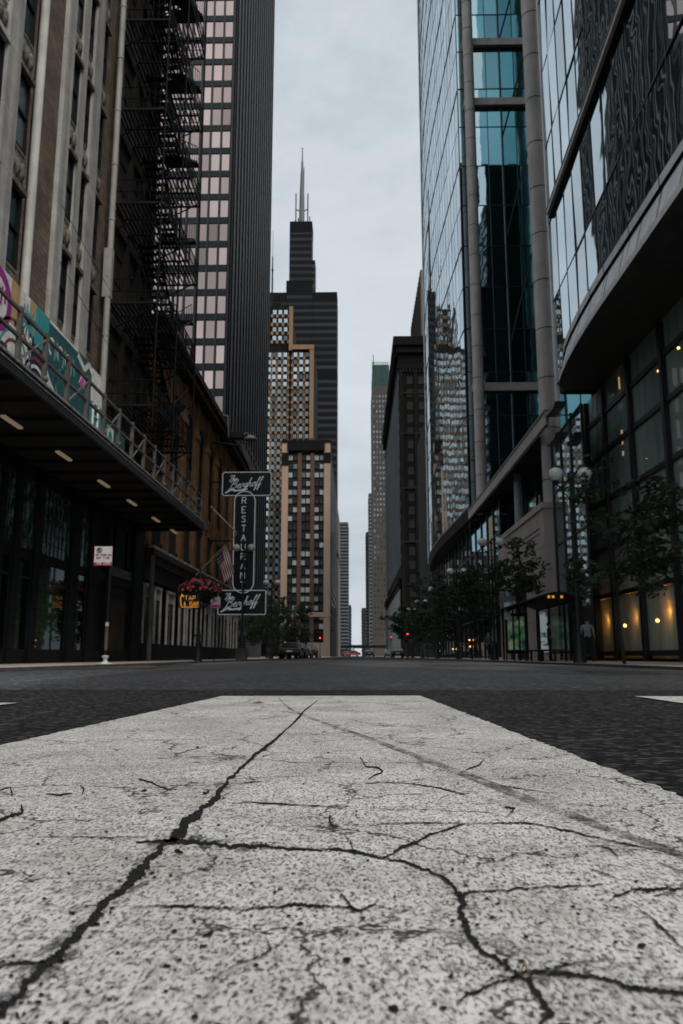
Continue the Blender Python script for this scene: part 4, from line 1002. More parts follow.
m = MB(); m.box(10.0, 10.27, e0+1, 318, -.1, 17.79); part('base_wall', m, surf('pale_base_stone', (.20, .20, .20), .8, var=.2, vs=.3), R4)

R4.location.x += 1.2
m = MB()
for z in (30.2, 45, 60.4, 72): m.box(10.55, 48, e0-.32, e0-.02, z, z+.5)
for i in range(24): m.box(10.7+.9*i, 11.1+.9*i, e0-.5, e0-.02, 78.3, 79.4)
p_ = link('belt_course', m.mesh('belt_course', surf('dark_belt_stone', (.022, .019, .017), .8, spec=.1), (20, 255, -.1)), R4)
R5 = solid('taupe_slab_tower', (lambda m: (m.box(25, 60, 293, 352, -.1, 149.5, 0), [m.box(24.8, 24.99, 294+i*4.4, 295+i*4.4, 4, 149, 1) for i in range(13)], m)[2])(MB()),
          [surf('far_slab_stone', (.13, .11, .10), .8, var=.1, vs=.05), dark_wall], (40, 320, -.1), 'taupe slab tower rising behind the corniced dark building', 'tower')

# ---------------------------------------------------------------- curved glass tower
CT = thing('curved_glass_tower', (14, 95, -.1), 'tall glass tower whose bowed front bulges over the street above the street lamps', 'tower')
BY0, BY1 = 73.6, 121.
def bx(y):
    k = 10.4-.036*(y-73.6); return k if y < 90 else k+.0022*(y-90)**2
def panel(mb, p0, u, w, nrm, tilt, m=0):
    """one glass pane with a slight random lean, as real panes have"""
    a = rnd.gauss(0, tilt); b = rnd.gauss(0, tilt); lu, lw = u.length, w.length
    def q(s, t): return p0+u*s+w*t+nrm*((s-.5)*lu*a+(t-.5)*lw*b)
    mb.quad(q(0, 0), q(1, 0), q(1, 1), q(0, 1), m)
ZB, ZT = 13.9, 128.; NB = 24; PH = 4.35
gm = MB(); ml = MB(); yy = [BY0+(BY1-BY0)*i/NB for i in range(NB+1)]
nz_ = int((ZT-ZB)/PH)
for i in range(NB):
    p0 = Vector((bx(yy[i]), yy[i], 0)); p1 = Vector((bx(yy[i+1]), yy[i+1], 0)); u = p1-p0; nrm = Vector((-u.y, u.x, 0)).normalized()
    for k in range(nz_): panel(gm, p0+Vector((0, 0, ZB+PH*k)), u, Vector((0, 0, PH)), nrm, .003)
    ml.bar(p0+Vector((0, 0, ZB)), p0+Vector((0, 0, ZT)), .022)
    for k in range(nz_+1): ml.bar(p0+Vector((0, 0, ZB+PH*k)), p1+Vector((0, 0, ZB+PH*k)), .04 if k % 2 else .09)
ml.bar((bx(BY1), BY1, ZB), (bx(BY1), BY1, ZT), .12)
part('bow_glass', gm, bow_glass_m, CT); part('bow_mullion', ml, mull_m, CT)
m = MB()
for i in range(NB):
    a, b = yy[i], yy[i+1]
    m.prism([(bx(a)-.12, a, 12.9), (14, a, 12.9), (14, a, ZB-.06), (bx(a)-.12, a, ZB-.06)], (0, 0, 0)) if False else None
    m.quad((bx(a)+.1, a, 12.75), (bx(b)+.1, b, 12.75), (bx(b)-.06, b, ZB-.2), (bx(a)-.06, a, ZB-.2), 1)
    m.quad((bx(a)-.1, a, ZB-.2), (bx(b)-.1, b, ZB-.2), (bx(b)-.1, b, ZB-.05), (bx(a)-.1, a, ZB-.05), 0)
    m.quad((bx(a)+.1, a, 12.75), (13.5, a, 12.75), (13.5, b, 12.75), (bx(b)+.1, b, 12.75), 1)
    m.quad((bx(a)-.1, a, ZB-.05), (bx(b)-.1, b, ZB-.05), (bx(b)+.3, b, ZB-.05), (bx(a)+.3, a, ZB-.05), 0)
m.quad((bx(BY0)-.1, BY0-.05, 12.75), (13.5, BY0-.05, 12.75), (13.5, BY0-.05, ZB), (bx(BY0)-.1, BY0-.05, ZB), 0)
part('bow_sill', m, [fascia_d, soffit_m], CT)
m = MB(); m.box(11.0, 30, BY0+.5, BY1, 13.95, ZT); m.box(11.6, 30, BY1+.01, 150, -.1, 40); part('core', m, dark_room, CT)
# added pale strip painting in the grazing shine of the bow's far edge and glass return beside the column
m = MB(); m.box(bx(117)-.12, bx(117)+.05, 116.8, 117.4, ZB-.4, ZT); part('bright_edge_strip', m, fascia_m, CT)
EY = 73.4
gm = MB(); k = 0
for z0 in [ZB+PH*j for j in range(-1, nz_)]:
    for xa, xb, mi in ((10.45, 11.3, 0), (12.0, 13.35, 1), (13.38, 14.75, 1), (14.8, 16.2, 2), (16.2, 17.6, 2)):
        panel(gm, Vector((xa, EY, z0)), Vector((xb-xa, 0, 0)), Vector((0, 0, PH)), Vector((0, -1, 0)), .004, mi)
part('atrium_glass', gm, [cyan_glass, cyan_glass, cyan_deep], CT)
m = MB()
for xx in (10.42, 11.3, 12.0, 13.36, 14.77, 16.2, 17.6): m.box(xx-.035, xx+.035, EY-.06, EY+.06, 8, ZT)
for j in range(-1, nz_): m.box(10.45, 17.6, EY-.05, EY+.05, ZB+PH*j-.04, ZB+PH*j+.04)
m.box(14.7, 14.86, EY-.2, EY+.1, 8, ZT)
z = 30
while z < 110: m.bar((14.85, EY-.15, z), (17.4, EY-.15, z+9.5), .12); z += 11
part('atrium_mullion', m, mull_m, CT)
for z in (25.3, 55.6, 62.5, 69.8, 76.8): m = MB(); m.box(11.0, 17.3, EY-.55, EY-.07, z-.40, z+.40); part('atrium_beam', m, beam_m, CT)
for (cx_, cy_, r_, z0) in ((11.38, 71.9, .52, 12.8), (11.45, 46.0, .60, -.1)):
    m = MB(); m.tube((cx_, cy_, z0), (cx_, cy_, 120), r_, 20)
    z = 4.
    while z < 118:
        if z > z0: m.tube((cx_, cy_, z), (cx_, cy_, z+.05), r_+.015, 20, 1)
        z += 3.1
    part('column', m, [col_m, mull_m], CT)
m = MB(); m.box(10.3, 10.5, 42.4, 73.5, 12.6, 13.3, 0); m.box(10.25, 10.55, 42.4, 73.5, 13.3, 13.45, 1); m.box(10.5, 17.4, 46.8, 73.3, 12.9, 13.1, 2); part('bridge_beam', m, [beam_m, fascia_d, soffit_m], CT)
m = MB(); m.box(17.3, 17.6, 46, EY, 8, ZT); part('recess_wall', m, cyan_deep, CT)
m = MB(); m.quad((12.3, 46.9, 8.9), (12.3, 72, 8.9), (12.3, 72, 12.9), (12.3, 46.9, 12.9), 0); part('clerestory', m, corner_m, CT)
for y in (48, 51, 54.0, 57.5, 61, 64.5, 68): m = MB(); m.box(12.2, 12.36, y-.06, y+.06, 8.9, 12.9); part('clerestory_mullion', m, mull_m, CT)
m = MB(); m.tube((11.4, 55.8, 8.9), (11.4, 55.8, 12.88), .34, 16, r1=.28); part('pale_column', m, surf('pale_round_column', (.30, .33, .36), .5), CT)
m = MB(); m.quad((11.2, 62, .1), (11.2, 120, .1), (11.2, 120, 12.7), (11.2, 62, 12.7)); part('lobby_glass', m, corner_m, CT)
m = MB()
y = 62.
while y < 121: m.box(11.1, 11.26, y-.07, y+.07, -.1, 12.7); y += 3.2
for z in (3.4, 6.6, 9.7): m.box(11.12, 11.24, 62, 120, z-.05, z+.05)
part('lobby_mullion', m, mull_m, CT)

ST = thing('limestone_portal', (11.4, 53, -.1), 'pinkish limestone wall with incised lines and a dark doorway under the glass bridge', 'stone wall')
m = MB(); m.box(10.6, 13, 45.2, 60.2, -.1, 8.45, 0); m.box(10.5, 13, 45.1, 60.3, 8.45, 8.8, 0)
part('wall', m, pinkstone, ST)
m = MB()
for z in (7.4, 7.1): m.box(10.585, 10.6, 46.2, 53.5, z, z+.07)
for z in (2.1, 4.2, 6.3): m.box(10.592, 10.6, 45.2, 60.2, z, z+.02)
for y in (48.8, 52.4, 56): m.box(10.592, 10.6, y, y+.02, -.1, 7)
part('incised_line', m, surf('stone_joint', (.08, .065, .06), .9), ST)
m = MB(); m.box(10.56, 10.6, 50.6, 54.0, -.1, 5.6); part('doorway', m, dark_room, ST)

# ---------------------------------------------------------------- near glass building
SH = .042
def shear(mb):                     # the upper facade is not quite parallel to the kerb
    mb.v = [(x+.32+SH*(y-41.6), y, z) for x, y, z in mb.v]; return mb
GB = thing('ledged_glass_building', (12, 32, -.1), 'silvery glass building with a metal ledge overhanging the pavement', 'building')
GX, GY0, GY1 = 10.5, 12., 41.6
gm = MB(); ml = MB(); pw, ph = 1.85, 4.7; z0 = 14.6
ny = int((GY1-GY0)/pw)+1
for i in range(ny):
    y = GY1-pw*(i+1)
    for k in range(12): panel(gm, Vector((GX, y+pw, z0+ph*k)), Vector((0, -pw, 0)), Vector((0, 0, ph)), Vector((-1, 0, 0)), .006)
    ml.box(GX-.03, GX+.03, y+pw-.02, y+pw+.02, z0, 70)
for k in range(13): ml.box(GX-.03, GX+.03, GY0, GY1, z0+ph*k-.025, z0+ph*k+.025)
part('upper_glass', shear(gm), r0_glass, GB); part('upper_mullion', shear(ml), mull_m, GB)
m = MB(); m.box(GX+.5, 17, GY0, GY1-.05, 14, 70); m.box(12.3, 20, 44.85, 45.0, -.1, 13.99); part('core', m, dark_room, GB)
gm = MB()
for k in range(13): panel(gm, Vector((GX+.05, GY1+.02, z0+ph*k-2)), Vector((3.2, 0, 0)), Vector((0, 0, ph)), Vector((0, 1, 0)), .002)
m = MB(); m.box(GX-.08, GX+.12, GY1-.06, GY1+.16, 12.8, 70); part('corner_post', shear(m), fascia_m, GB)
m = MB(); zL = 24.2; m.box(GX-.26, GX-.032, GY0, GY1-.6, zL-.0, zL+.2, 0); m.box(GX-.3, GX-.032, GY0, GY1-.4, zL+.203, zL+.26, 1); m.box(GX-.18, GX-.035, GY0, GY1-.6, zL-.2, zL-.003, 2); shear(m)
part('upper_ledge', m, [ledge_metal, fascia_d, mull_m], GB)
# overhanging ledge with a rounded far end
LX = 9.6; LZ0, LZ1 = 13.7, 15.5
prof_in = []
path_ = [(LX, y) for y in (GY0, 15, 18, 21, 24, 27, 30)]+[(9.63, 32), (9.71, 34), (9.84, 36), (10.0, 37.6), (10.15, 38.6), (10.35, 39.4), (10.7, 39.9)]
def ledge_strip(mb, ins, za, zb, mi, ins2=None):
    ins2 = ins if ins2 is None else ins2
    for (xa, ya), (xb, yb_) in zip(path_, path_[1:]):
        mb.quad((xa+ins, ya, za), (xb+ins, yb_-ins*.3, za), (xb+ins2, yb_-ins2*.3, zb), (xa+ins2, ya, zb), mi)
for nm_, ins_, za_, zb_, mt_ in (('ledge_lip', .0, 0, .24, fascia_m), ('ledge_panel', .03, .24, 1.30, fascia_m), ('ledge_reveal', .36, 1.30, 1.46, mull_m), ('ledge_coping', .26, 1.46, LZ1-LZ0, fascia_m)):
    m = MB(); ledge_strip(m, ins_, LZ0+za_, LZ0+zb_, 0, .31 if nm_ == 'ledge_panel' else None); part(nm_, m, mt_, GB)
m = MB()
for (xa, ya), (xb, yb_) in zip(path_, path_[1:]):
    m.quad((xa, ya, LZ0+.242), (xb, yb_, LZ0+.242), (xb+.05, yb_, LZ0+.242), (xa+.05, ya, LZ0+.242), 3)
part('ledge_trim', m, [fascia_m, fascia_d, mull_m, rim_m], GB); m = MB()
for (xa, ya), (xb, yb_) in zip(path_, path_[1:]): m.quad((xa+.26, ya, LZ1), (xb+.26, yb_, LZ1), (GX+.4, yb_, LZ1), (GX+.4, ya, LZ1), 0)
part('ledge_top', m, fascia_d, GB); m = MB()
for i in range(1, 16): m.prism([(LX+.02, 31.4-1.9*i, LZ0+.245), (LX+.06, 31.4-1.9*i, LZ0+.245), (LX+.34, 31.4-1.9*i, LZ0+1.30), (LX+.30, 31.4-1.9*i, LZ0+1.30)], (0, .05, 0))
part('panel_joint', m, mull_m, GB, kind='stuff')
m = MB()
for (xa, ya), (xb, yb_) in zip(path_, path_[1:]): m.quad((xa, ya, LZ0), (xb, yb_, LZ0), (13, yb_, LZ0), (13, ya, LZ0))
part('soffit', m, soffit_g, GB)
for (za, zb, yv) in ((12.0, 13.1, 40.4), (10.6, 11.5, 40.6)):   # fins around the corner column
    m = MB(); m.prism([(10.25, yv, zb-.22), (10.25, yv+1.7, zb-.2), (10.25, yv+2.0, zb), (10.25, yv-.5, zb)], (.55, 0, .0)); part('corner_fin', m, fascia_d, GB)
# lower recessed wall: fins, rails, panes, lit curtains behind
WX = 12.5; m = MB()
vy = [14.6, 18.7, 22.9, 27.0, 31.2, 35.2, 39.0, 42.0, 44.7]
for y in vy: m.box(WX-.22, WX+.1, y-.14, y+.14, -.1, 13.6)
for z in (.25, 3.07, 5.43, 7.8, 10.25, 12.2): m.box(WX-.12, WX+.08, 12, 44.7, z-.11, z+.11)
part('curtain_wall_frame', m, mull_m, GB)
g = MB()
for a, b in zip(vy, vy[1:]):
    for z, zb in ((.3, 3.0), (3.1, 5.4), (5.45, 7.75), (7.8, 10.2), (10.25, 12.2), (12.2, 13.7)): panel(g, Vector((WX, a, z)), Vector((0, b-a, 0)), Vector((0, 0, zb-z)), Vector((-1, 0, 0)), .002)
part('lower_glass', g, lobby_glass, GB)
cu = MB(); y = 12.2
while y < 44.6:                                                    # pleated curtains
    cu.quad((WX+1.0, y, 0), (WX+1.12, y+.16, 0), (WX+1.12, y+.16, 9.9), (WX+1.0, y, 9.9)); cu.quad((WX+1.12, y+.16, 0), (WX+1.0, y+.32, 0), (WX+1.0, y+.32, 9.9), (WX+1.12, y+.16, 9.9)); y += .32
part('curtain', cu, curtain_m, GB)
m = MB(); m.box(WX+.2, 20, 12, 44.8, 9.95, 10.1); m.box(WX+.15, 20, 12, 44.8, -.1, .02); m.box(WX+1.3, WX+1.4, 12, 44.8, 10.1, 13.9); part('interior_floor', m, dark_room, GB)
m = MB(); m.quad((10.75, 37.6, .1), (10.75, 45.0, .1), (10.75, 45.0, 12.2), (10.75, 37.6, 12.2)); part('corner_glass', shear(m), corner_m, GB)
m = MB()
for y in (37.6, 40.2, 42.6, 45.0): m.box(10.68, 10.8, y-.05, y+.05, -.1, 12.2)
for z in (3.1, 6.2, 9.2, 12.2): m.box(10.69, 10.79, 37.6, 45, z-.04, z+.04)
part('corner_mullion', shear(m), mull_m, GB)
m = MB()
for i in range(8): y = 30.0-1.35*i; m.box(WX+.5, WX+.55, y, y+.1, 10.7, 11.9)
part('blind_slat', m, surf('pale_slat', (.5, .52, .52), .6), GB)
lampn = 0
for (px, py, xx, lab) in ((598, 628, 12.9, 'warm lit lamp behind the lobby glass, first from the bus shelter'), (625, 625.5, 12.9, 'warm lit lamp behind the lobby glass, in the middle of the row of three'), (657.5, 620.5, 12.9, 'warm lit lamp behind the lobby glass, farthest from the bus shelter'),
                          (678.5, 348, 13.0, 'small amber lamp high in the dark glazing near the pale slats'), (596, 458, 12.9, 'small amber lamp above the street lamp globes'), (658.5, 371, 13.0, 'faint amber lamp in the dark upper glazing')):
    p_ = at(px, py, X=xx); l = MB(); l.sphere(p_, .085 if lampn < 3 else .06, 10, 7, 0); l.tube(p_+Vector((0, 0, .08)), p_+Vector((.1, 0, .16)), .03, 6, 1); l.box(p_.x+.06, p_.x+.12, p_.y-.06, p_.y+.06, p_.z+.1, p_.z+.3, 1)
    solid('wall_lamp', l, [warm_bulb, iron], p_, lab, 'lamp', 'lit lamps in the glass building')
    if lampn < 3:
        L = bpy.data.lights.new('lobby_light', 'POINT'); L.energy = (30, 24, 38)[lampn]; L.color = (1, .34, .08); L.shadow_soft_size = .1
        lo = bpy.data.objects.new('lobby_light', L); C.objects.link(lo); lo.location = p_+Vector((.38, .08, .42))
    lampn += 1
for (px, py, h, lab) in ((619, 380, 1.0, 'tall slender amber light tube in the dark glazing'), (622.5, 443, 1.3, 'short amber light tube lower down in the dark glazing')):
    p_ = at(px, py, X=12.95); l = MB(); l.tube(p_-Vector((0, 0, h/2)), p_+Vector((0, 0, h/2)), .045, 8, 0); l.tube(p_+Vector((0, 0, h/2)), p_+Vector((0, 0, h/2+.15)), .06, 8, 1); l.tube(p_-Vector((0, 0, h/2+.1)), p_-Vector((0, 0, h/2)), .06, 8, 1)
    solid('light_tube', l, [glow('amber_tube_%d' % py, (1., .5, .18), 1.3), iron], p_, lab, 'lamp', 'amber light tubes')
for (px, py, lb) in ((436.6, 643, 'upper of two small amber lamps far along the glass lobby under the bow'), (437, 651, 'lower of two small amber lamps far along the glass lobby under the bow'), (453, 649, 'single small amber lamp between the two pairs in the glass lobby'), (469.5, 640, 'upper amber lamp of the pair nearest the limestone wall'), (470, 646.5, 'lower amber lamp of the pair nearest the limestone wall')):
    p_ = at(px, py, X=11.0); l = MB(); l.sphere(p_, .085, 8, 6, 0); l.tube(p_+Vector((0, 0, .08)), p_+Vector((.1, 0, .2)), .03, 6, 1)
    solid('wall_lamp', l, [dim_bulb, iron], p_, lb, 'lamp', 'amber lamps along the far lobby')
# towers across the crossing behind the photographer, seen mirrored in the atrium and shop glass
for (x0, x1, y0, y1, z, lab) in ((41.5, 50, -130, -100, 150, 'dark tower mirrored in the cyan atrium glass, taller one'), (52.7, 59, -125, -98, 138, 'dark tower mirrored in the cyan atrium glass, shorter one')):
    band_tower('mirrored_tower', lab, x0, x1, y0, y1, z, dark_wall, dark_gl, 3.8, .4)

# ================================================================== STREET FURNITURE
def lamp_post(loc, label, group):
    t = thing('street_lamp', loc, label, 'street lamp', group); x, y, z = loc
    m = MB(); m.lathe((x, y, z), [(.24, 0), (.24, .12), (.17, .3), (.17, .75), (.12, .9), (.085, 1.1), (.065, 5.6), (.1, 5.7), (.06, 5.8), (.05, 6.6), (.1, 6.68), (.0, 6.95)], 12); part('post', m, lamp_dark, t)
    m = MB(); m.path([(x-.52, y, z+6.38), (x-.3, y, z+6.2), (x, y, z+6.3), (x+.3, y, z+6.2), (x+.52, y, z+6.38)], .035, 6)
    for s in (-1, 1): m.path([(x, y, z+5.8), (x+s*.2, y, z+6.0), (x+s*.34, y, z+6.2)], .022, 6); m.lathe((x+s*.52, y, z+6.36), [(.05, 0), (.12, .06), (.13, .16)], 10)
    part('arm', m, lamp_dark, t)
    for s in (-1, 1):
        g = MB(); g.lathe((x+s*.52, y, z+6.52), [(.13, 0), (.24, .1), (.27, .25), (.23, .38), (.12, .46)], 14); gl = part('globe', g, globe_m, t)
        g = MB(); g.lathe((x+s*.52, y, z+6.98), [(.13, 0), (.11, .05), (.04, .1), (.03, .2), (.0, .26)], 8); part('finial', g, lamp_dark, gl)
    return t
L0 = lamp_post((7.75, 28.6, -.105), 'double-globe street lamp in front of the green lobby glass, largest of its row', 'double-globe street lamps')
for (x, y, lab) in ((7.75, 46.2, 'double-globe street lamp before the pink limestone wall'), (7.75, 62.6, 'double-globe street lamp next after the one by the limestone wall'), (7.75, 79.5, 'double-globe street lamp fourth along the kerb from the green lobby glass'),
                    (7.7, 97.5, 'double-globe street lamp fifth along the kerb from the green lobby glass'), (7.7, 114.5, 'smallest double-globe street lamp in the row by the glass buildings'),
                    (-7.75, 54.0, 'double-globe street lamp overlapping the vertical restaurant sign'), (-7.75, 72.0, 'double-globe street lamp beyond the restaurant sign by the brown tower')):
    dup(L0, (x, y, -.105+(.75 if x < 0 and y < 60 else 0)), lab)
# plinth for the taller lamp is part of the pavement kerb
pl = MB(); pl.box(-8.1, -7.4, 53.65, 54.35, -.105, .645); solid('lamp_plinth', pl, kerbm, (-7.75, 54.0, -.105), 'square stone plinth carrying the street lamp by the restaurant sign', 'plinth')

# flower basket on its pole
FB = at(200, 590, X=-7.5); FZ0 = .28; fx, fy = FB.x, FB.y
t = thing('flower_planter', (fx, fy, -.105), 'round hanging basket of red and pink flowers on a dark pole', 'flower basket')
m = MB(); m.lathe((fx, fy, -.105), [(.2, 0), (.2, .15), (.1, .5), (.07, .8), (.06, 2.5), (.1, 2.55), (.05, 2.7), (.05, 4.6), (.0, 4.7)], 10)
for k in range(6): a = k*pi/3; m.path([(fx+.05*cos(a), fy+.05*sin(a), 2.3), (fx+.5*cos(a), fy+.5*sin(a), 2.55), (fx+.78*cos(a), fy+.78*sin(a), 2.72)], .02, 5)
part('pole', m, lamp_dark, t)
m = MB(); m.lathe((fx, fy, 2.75), [(.3, 0), (.62, .08), (.82, .3), (.85, .36)], 20); part('basket', m, brown_dark, t)
r2 = random.Random(5)
def leaf_cluster(mb, c, R, n, size, zs=.6, mi=0, lower=0.):
    for _ in range(n):
        a = r2.uniform(0, 2*pi); cz = r2.uniform(-1+lower, 1); q = sqrt(max(0, 1-cz*cz)); rr_ = R*r2.uniform(.55, 1.08)
        p_ = Vector((c[0]+rr_*q*cos(a), c[1]+rr_*q*sin(a), c[2]+rr_*cz*zs))
        d = Vector((r2.gauss(0, 1), r2.gauss(0, 1), r2.gauss(0, .6))).normalized(); e = d.cross(Vector((r2.gauss(0, 1), r2.gauss(0, 1), r2.gauss(0, 1)))).normalized(); s = size*r2.uniform(.6, 1.3)
        mb.add([p_-d*s, p_+e*s*.45, p_+d*s, p_-e*s*.45], [(0, 1, 2, 3)], mi)
m = MB(); leaf_cluster(m, (fx, fy, 3.2), .98, 2200, .075, .5, 0, .1); part('foliage', m, leafA, t)
m = MB()
for _ in range(120):
    a = r2.uniform(0, 2*pi); cz = r2.uniform(-.35, 1); q = sqrt(1-cz*cz); c_ = (fx+1.0*q*cos(a)*r2.uniform(.85, 1.08), fy+1.0*q*sin(a)*r2.uniform(.85, 1.08), 3.24+.5*cz)
    s = r2.uniform(.03, .06); mi = r2.choice((0, 0, 1))
    for k in range(5): b_ = k*2*pi/5; m.add([c_, (c_[0]+s*cos(b_), c_[1]+s*.3*r2.uniform(-1, 1), c_[2]+s*sin(b_)), (c_[0]+s*1.3*cos(b_+.5), c_[1]-s*.4, c_[2]+s*1.3*sin(b_+.5)), (c_[0]+s*cos(b_+1.0), c_[1]+s*.3*r2.uniform(-1, 1), c_[2]+s*sin(b_+1.0))], [(0, 1, 2, 3)], mi)
part('flower', m, [surf('red_petal', (.55, .05, .07), .6), surf('pink_petal', (.62, .16, .24), .6)], t, kind='stuff')

# restaurant blade sign ------------------------------------------------------
SY = 55.; T1 = thing('restaurant_sign', (-8, SY, 2.9), 'tall dark blade sign outlined in white tubing reading The Berghoff Restaurant', 'sign')
sign_black = surf('sign_enamel', (.011, .012, .014), .35, var=.15, spec=.4)
def rbox(mb, x0, x1, z0, z1, r, y0, y1, n=5, mi=0):
    pts_ = []
    for cx_, cz_, a0 in ((x1-r, z1-r, 0), (x0+r, z1-r, 90), (x0+r, z0+r, 180), (x1-r, z0+r, 270)):
        for i in range(n+1): a = radians(a0+90*i/n); pts_.append((cx_+r*cos(a), y0, cz_+r*sin(a)))
    mb.prism(pts_, (0, y1-y0, 0), mi); return pts_
S0, S1 = at(223, 472.5, Y=SY), at(271, 495.5, Y=SY); V0, V1 = at(235, 493, Y=SY), at(253.5, 592, Y=SY); B0, B1 = at(218.5, 590.5, Y=SY), at(265.5, 614.5, Y=SY)
m = MB(); oa = rbox(m, S0.x, S1.x, S1.z, S0.z, .18, SY, SY+.5); p1 = part('upper_box', m, sign_black, T1)
m = MB(); m.path([(a, SY-.04, c) for a, _, c in oa+[oa[0]]], .032, 6); part('neon_outline', m, neon_w, p1)
NR = .026
def script_r(mb, text, x0, z0, h, rise):
    cx_ = 0
    for ch in text:
        st, adv = SCRIPT[ch]
        for s in st: mb.path([(x0+(cx_+a)*h+b*h*.35, SY-.06, z0+b*h+(cx_+a)*h*rise) for a, b in smooth_pts(s, 1)], NR, 5)
        cx_ += adv
def sign_text(parent, a, b, skip=''):
    m = MB(); x0, z0 = min(a.x, b.x), min(a.z, b.z); h = .325
    script_r(m, 'The', x0+.42, z0+1.02, .21, .0)
    script_r(m, 'Berghoff', x0+.52, z0+.45, h, .12)
    m.path([(x0+.2, SY-.06, z0+.18), (x0+.7, SY-.06, z0+.42), (x0+1.0, SY-.06, z0+.34), (x0+1.75, SY-.06, z0+.46)], .05, 5)
    m.path([(x0+.75, SY-.06, z0+.31), (x0+1.6, SY-.06, z0+.40)], .05, 5)
    part('lettering', m, neon_w, parent)
sign_text(p1, S0, S1)
m = MB(); vw = (V1.x-V0.x)/2; vc = (V0.x+V1.x)/2; zt, zb = V0.z-vw*.85, V1.z+vw*.9
pts_ = [(vc+vw*cos(radians(a)), SY+.06, zt+vw*sin(radians(a))) for a in range(0, 181, 15)]+[(vc-vw*cos(radians(a)), SY+.06, zb-vw*sin(radians(a))) for a in range(0, 181, 15)]
m.prism(pts_, (0, .38, 0)); p2_ = part('vertical_box', m, sign_black, T1)
m = MB(); m.path([(a, SY-.09, c) for a, _, c in pts_+[pts_[0]]], .036, 6); part('neon_outline', m, neon_w, p2_)
m = MB(); word = 'RESTAURANT'; step = (zt-zb+.9)/10
for i, ch in enumerate(word): block(m, ch, (vc-.19, SY-.07, zt-.16-step*i), (1, 0, 0), (0, 0, 1), .44, .030)
m.box(vc-vw*.9, vc+vw*.9, SY-.045, SY+.055, zb-vw*.3, zt+vw*.3) if False else None
part('lettering', m, neon_w, p2_)
m = MB(); ob = rbox(m, B0.x, B1.x, B1.z, B0.z, .1, SY, SY+.5); p3_ = part('lower_box', m, sign_black, T1)
m = MB(); m.path([(a, SY-.04, c) for a, _, c in ob+[ob[0]]], .032, 6); part('neon_outline', m, neon_w, p3_)
sign_text(p3_, B0, B1)
m = MB(); m.box(-10.5, S0.x+.3, SY+.2, SY+.3, 12.2, 12.3); m.box(-10.5, V0.x+.1, SY+.2, SY+.3, 8.0, 8.1); m.box(-10.5, B0.x+.2, SY+.2, SY+.3, 3.7, 3.8)
a = at(247, 470, Y=SY+.3); m.bar(at(242, 444, Y=SY+.3), a, .42) if False else None
m.prism([at(240.5, 444, Y=SY+.2), at(243.5, 444, Y=SY+.2), at(255.5, 470, Y=SY+.2), at(250, 470, Y=SY+.2)], (0, .3, 0), 1); m.prism([at(246.5, 445, Y=SY+.2), at(248, 445, Y=SY+.2), at(261, 472, Y=SY+.2), at(259.6, 472, Y=SY+.2)], (0, .12, 0), 1)
m.bar(at(242, 446, Y=SY+.3), Vector((-10.4, SY+.3, 15.2)), .1)
part('bracket', m, [iron, surf('plum_bracket', (.14, .12, .135), .6)], T1)
h_ = MB(); q0 = at(231, 433, Y=56.5); q1 = at(243, 436, Y=56.5)
h_.box(q0.x, q1.x, 56.3, 57.1, q1.z-.15, q1.z+.25, 1); h_.lathe((q1.x+.55, 56.7, q1.z-.25), [(.0, .35), (.25, .3), (.55, .0), (.5, -.03), (.2, .2)], 14, 0); h_.path([(q0.x-.2, 56.7, q1.z), (q0.x-.3, 56.7, q1.z+1.6), (-10.4, 56.7, q1.z+1.8)], .05, 6, 0); h_.path([(q1.x, 56.7, q1.z+.2), (q1.x+.2, 56.7, q1.z+.3), (q1.x+.55, 56.7, q1.z+.1)], .04, 6, 0)
solid('bracket_floodlight', h_, [surf('pale_lamp_hood', (.30, .32, .33), .5), brown_dark], q1, 'hooded flood lamp on a bent arm above the restaurant sign', 'flood lamp')

# flag
FL = thing('flag', at(206, 567, Y=50), 'striped flag hanging from a slanted pole on the sandstone front', 'flag')
fp0, fp1 = at(204, 567, Y=50), at(223.5, 547, Y=50)
m = MB(); m.tube(fp0-(fp1-fp0)*.5, fp1+(fp1-fp0)*.1, .045, 8); part('pole', m, rim_m, FL)
m = MB(); fw, fh_ = .95, 1.9; NX, NZ = 14, 26; u = (fp1-fp0).normalized()
def fpt(i, j):
    s = i/NX; t_ = j/NZ
    return fp1+Vector((-.55, 0, .0))*(1-s)*.9+Vector((.22, 0, .08))*s+Vector((.55*t_, .10*sin(s*6+t_*4)+.06*sin(t_*9), -fh_*t_+.25*s*t_))+Vector((0, 0, -.45*(1-s)))
for i in range(NX):
    for j in range(NZ):
        canton = j < 10 and i < 7; c_ = 2 if canton else (0 if (i*13//NX) % 2 == 0 else 1)
        if canton and (i % 2 == 0) and (j % 3 == 1): c_ = 1
        m.quad(fpt(i, j), fpt(i+1, j), fpt(i+1, j+1), fpt(i, j+1), c_)
cl = part('cloth', m, [surf('flag_red', (.26, .04, .05), .8), surf('flag_white', (.68, .64, .62), .8), surf('flag_navy', (.05, .05, .09), .8)], FL)
sd = cl.modifiers.new('thickness', 'SOLIDIFY'); sd.thickness = .01
m = MB(); a0 = at(225, 521, Y=52); b0 = at(237, 533, Y=52); m.tube(a0-(b0-a0)*1.2, b0, .05, 8); m.tube(at(231, 541, Y=52), b0, .03, 6)
solid('banner_pole', m, rim_m, a0, 'bare slanted pole above the flag on the sandstone front', 'pole')

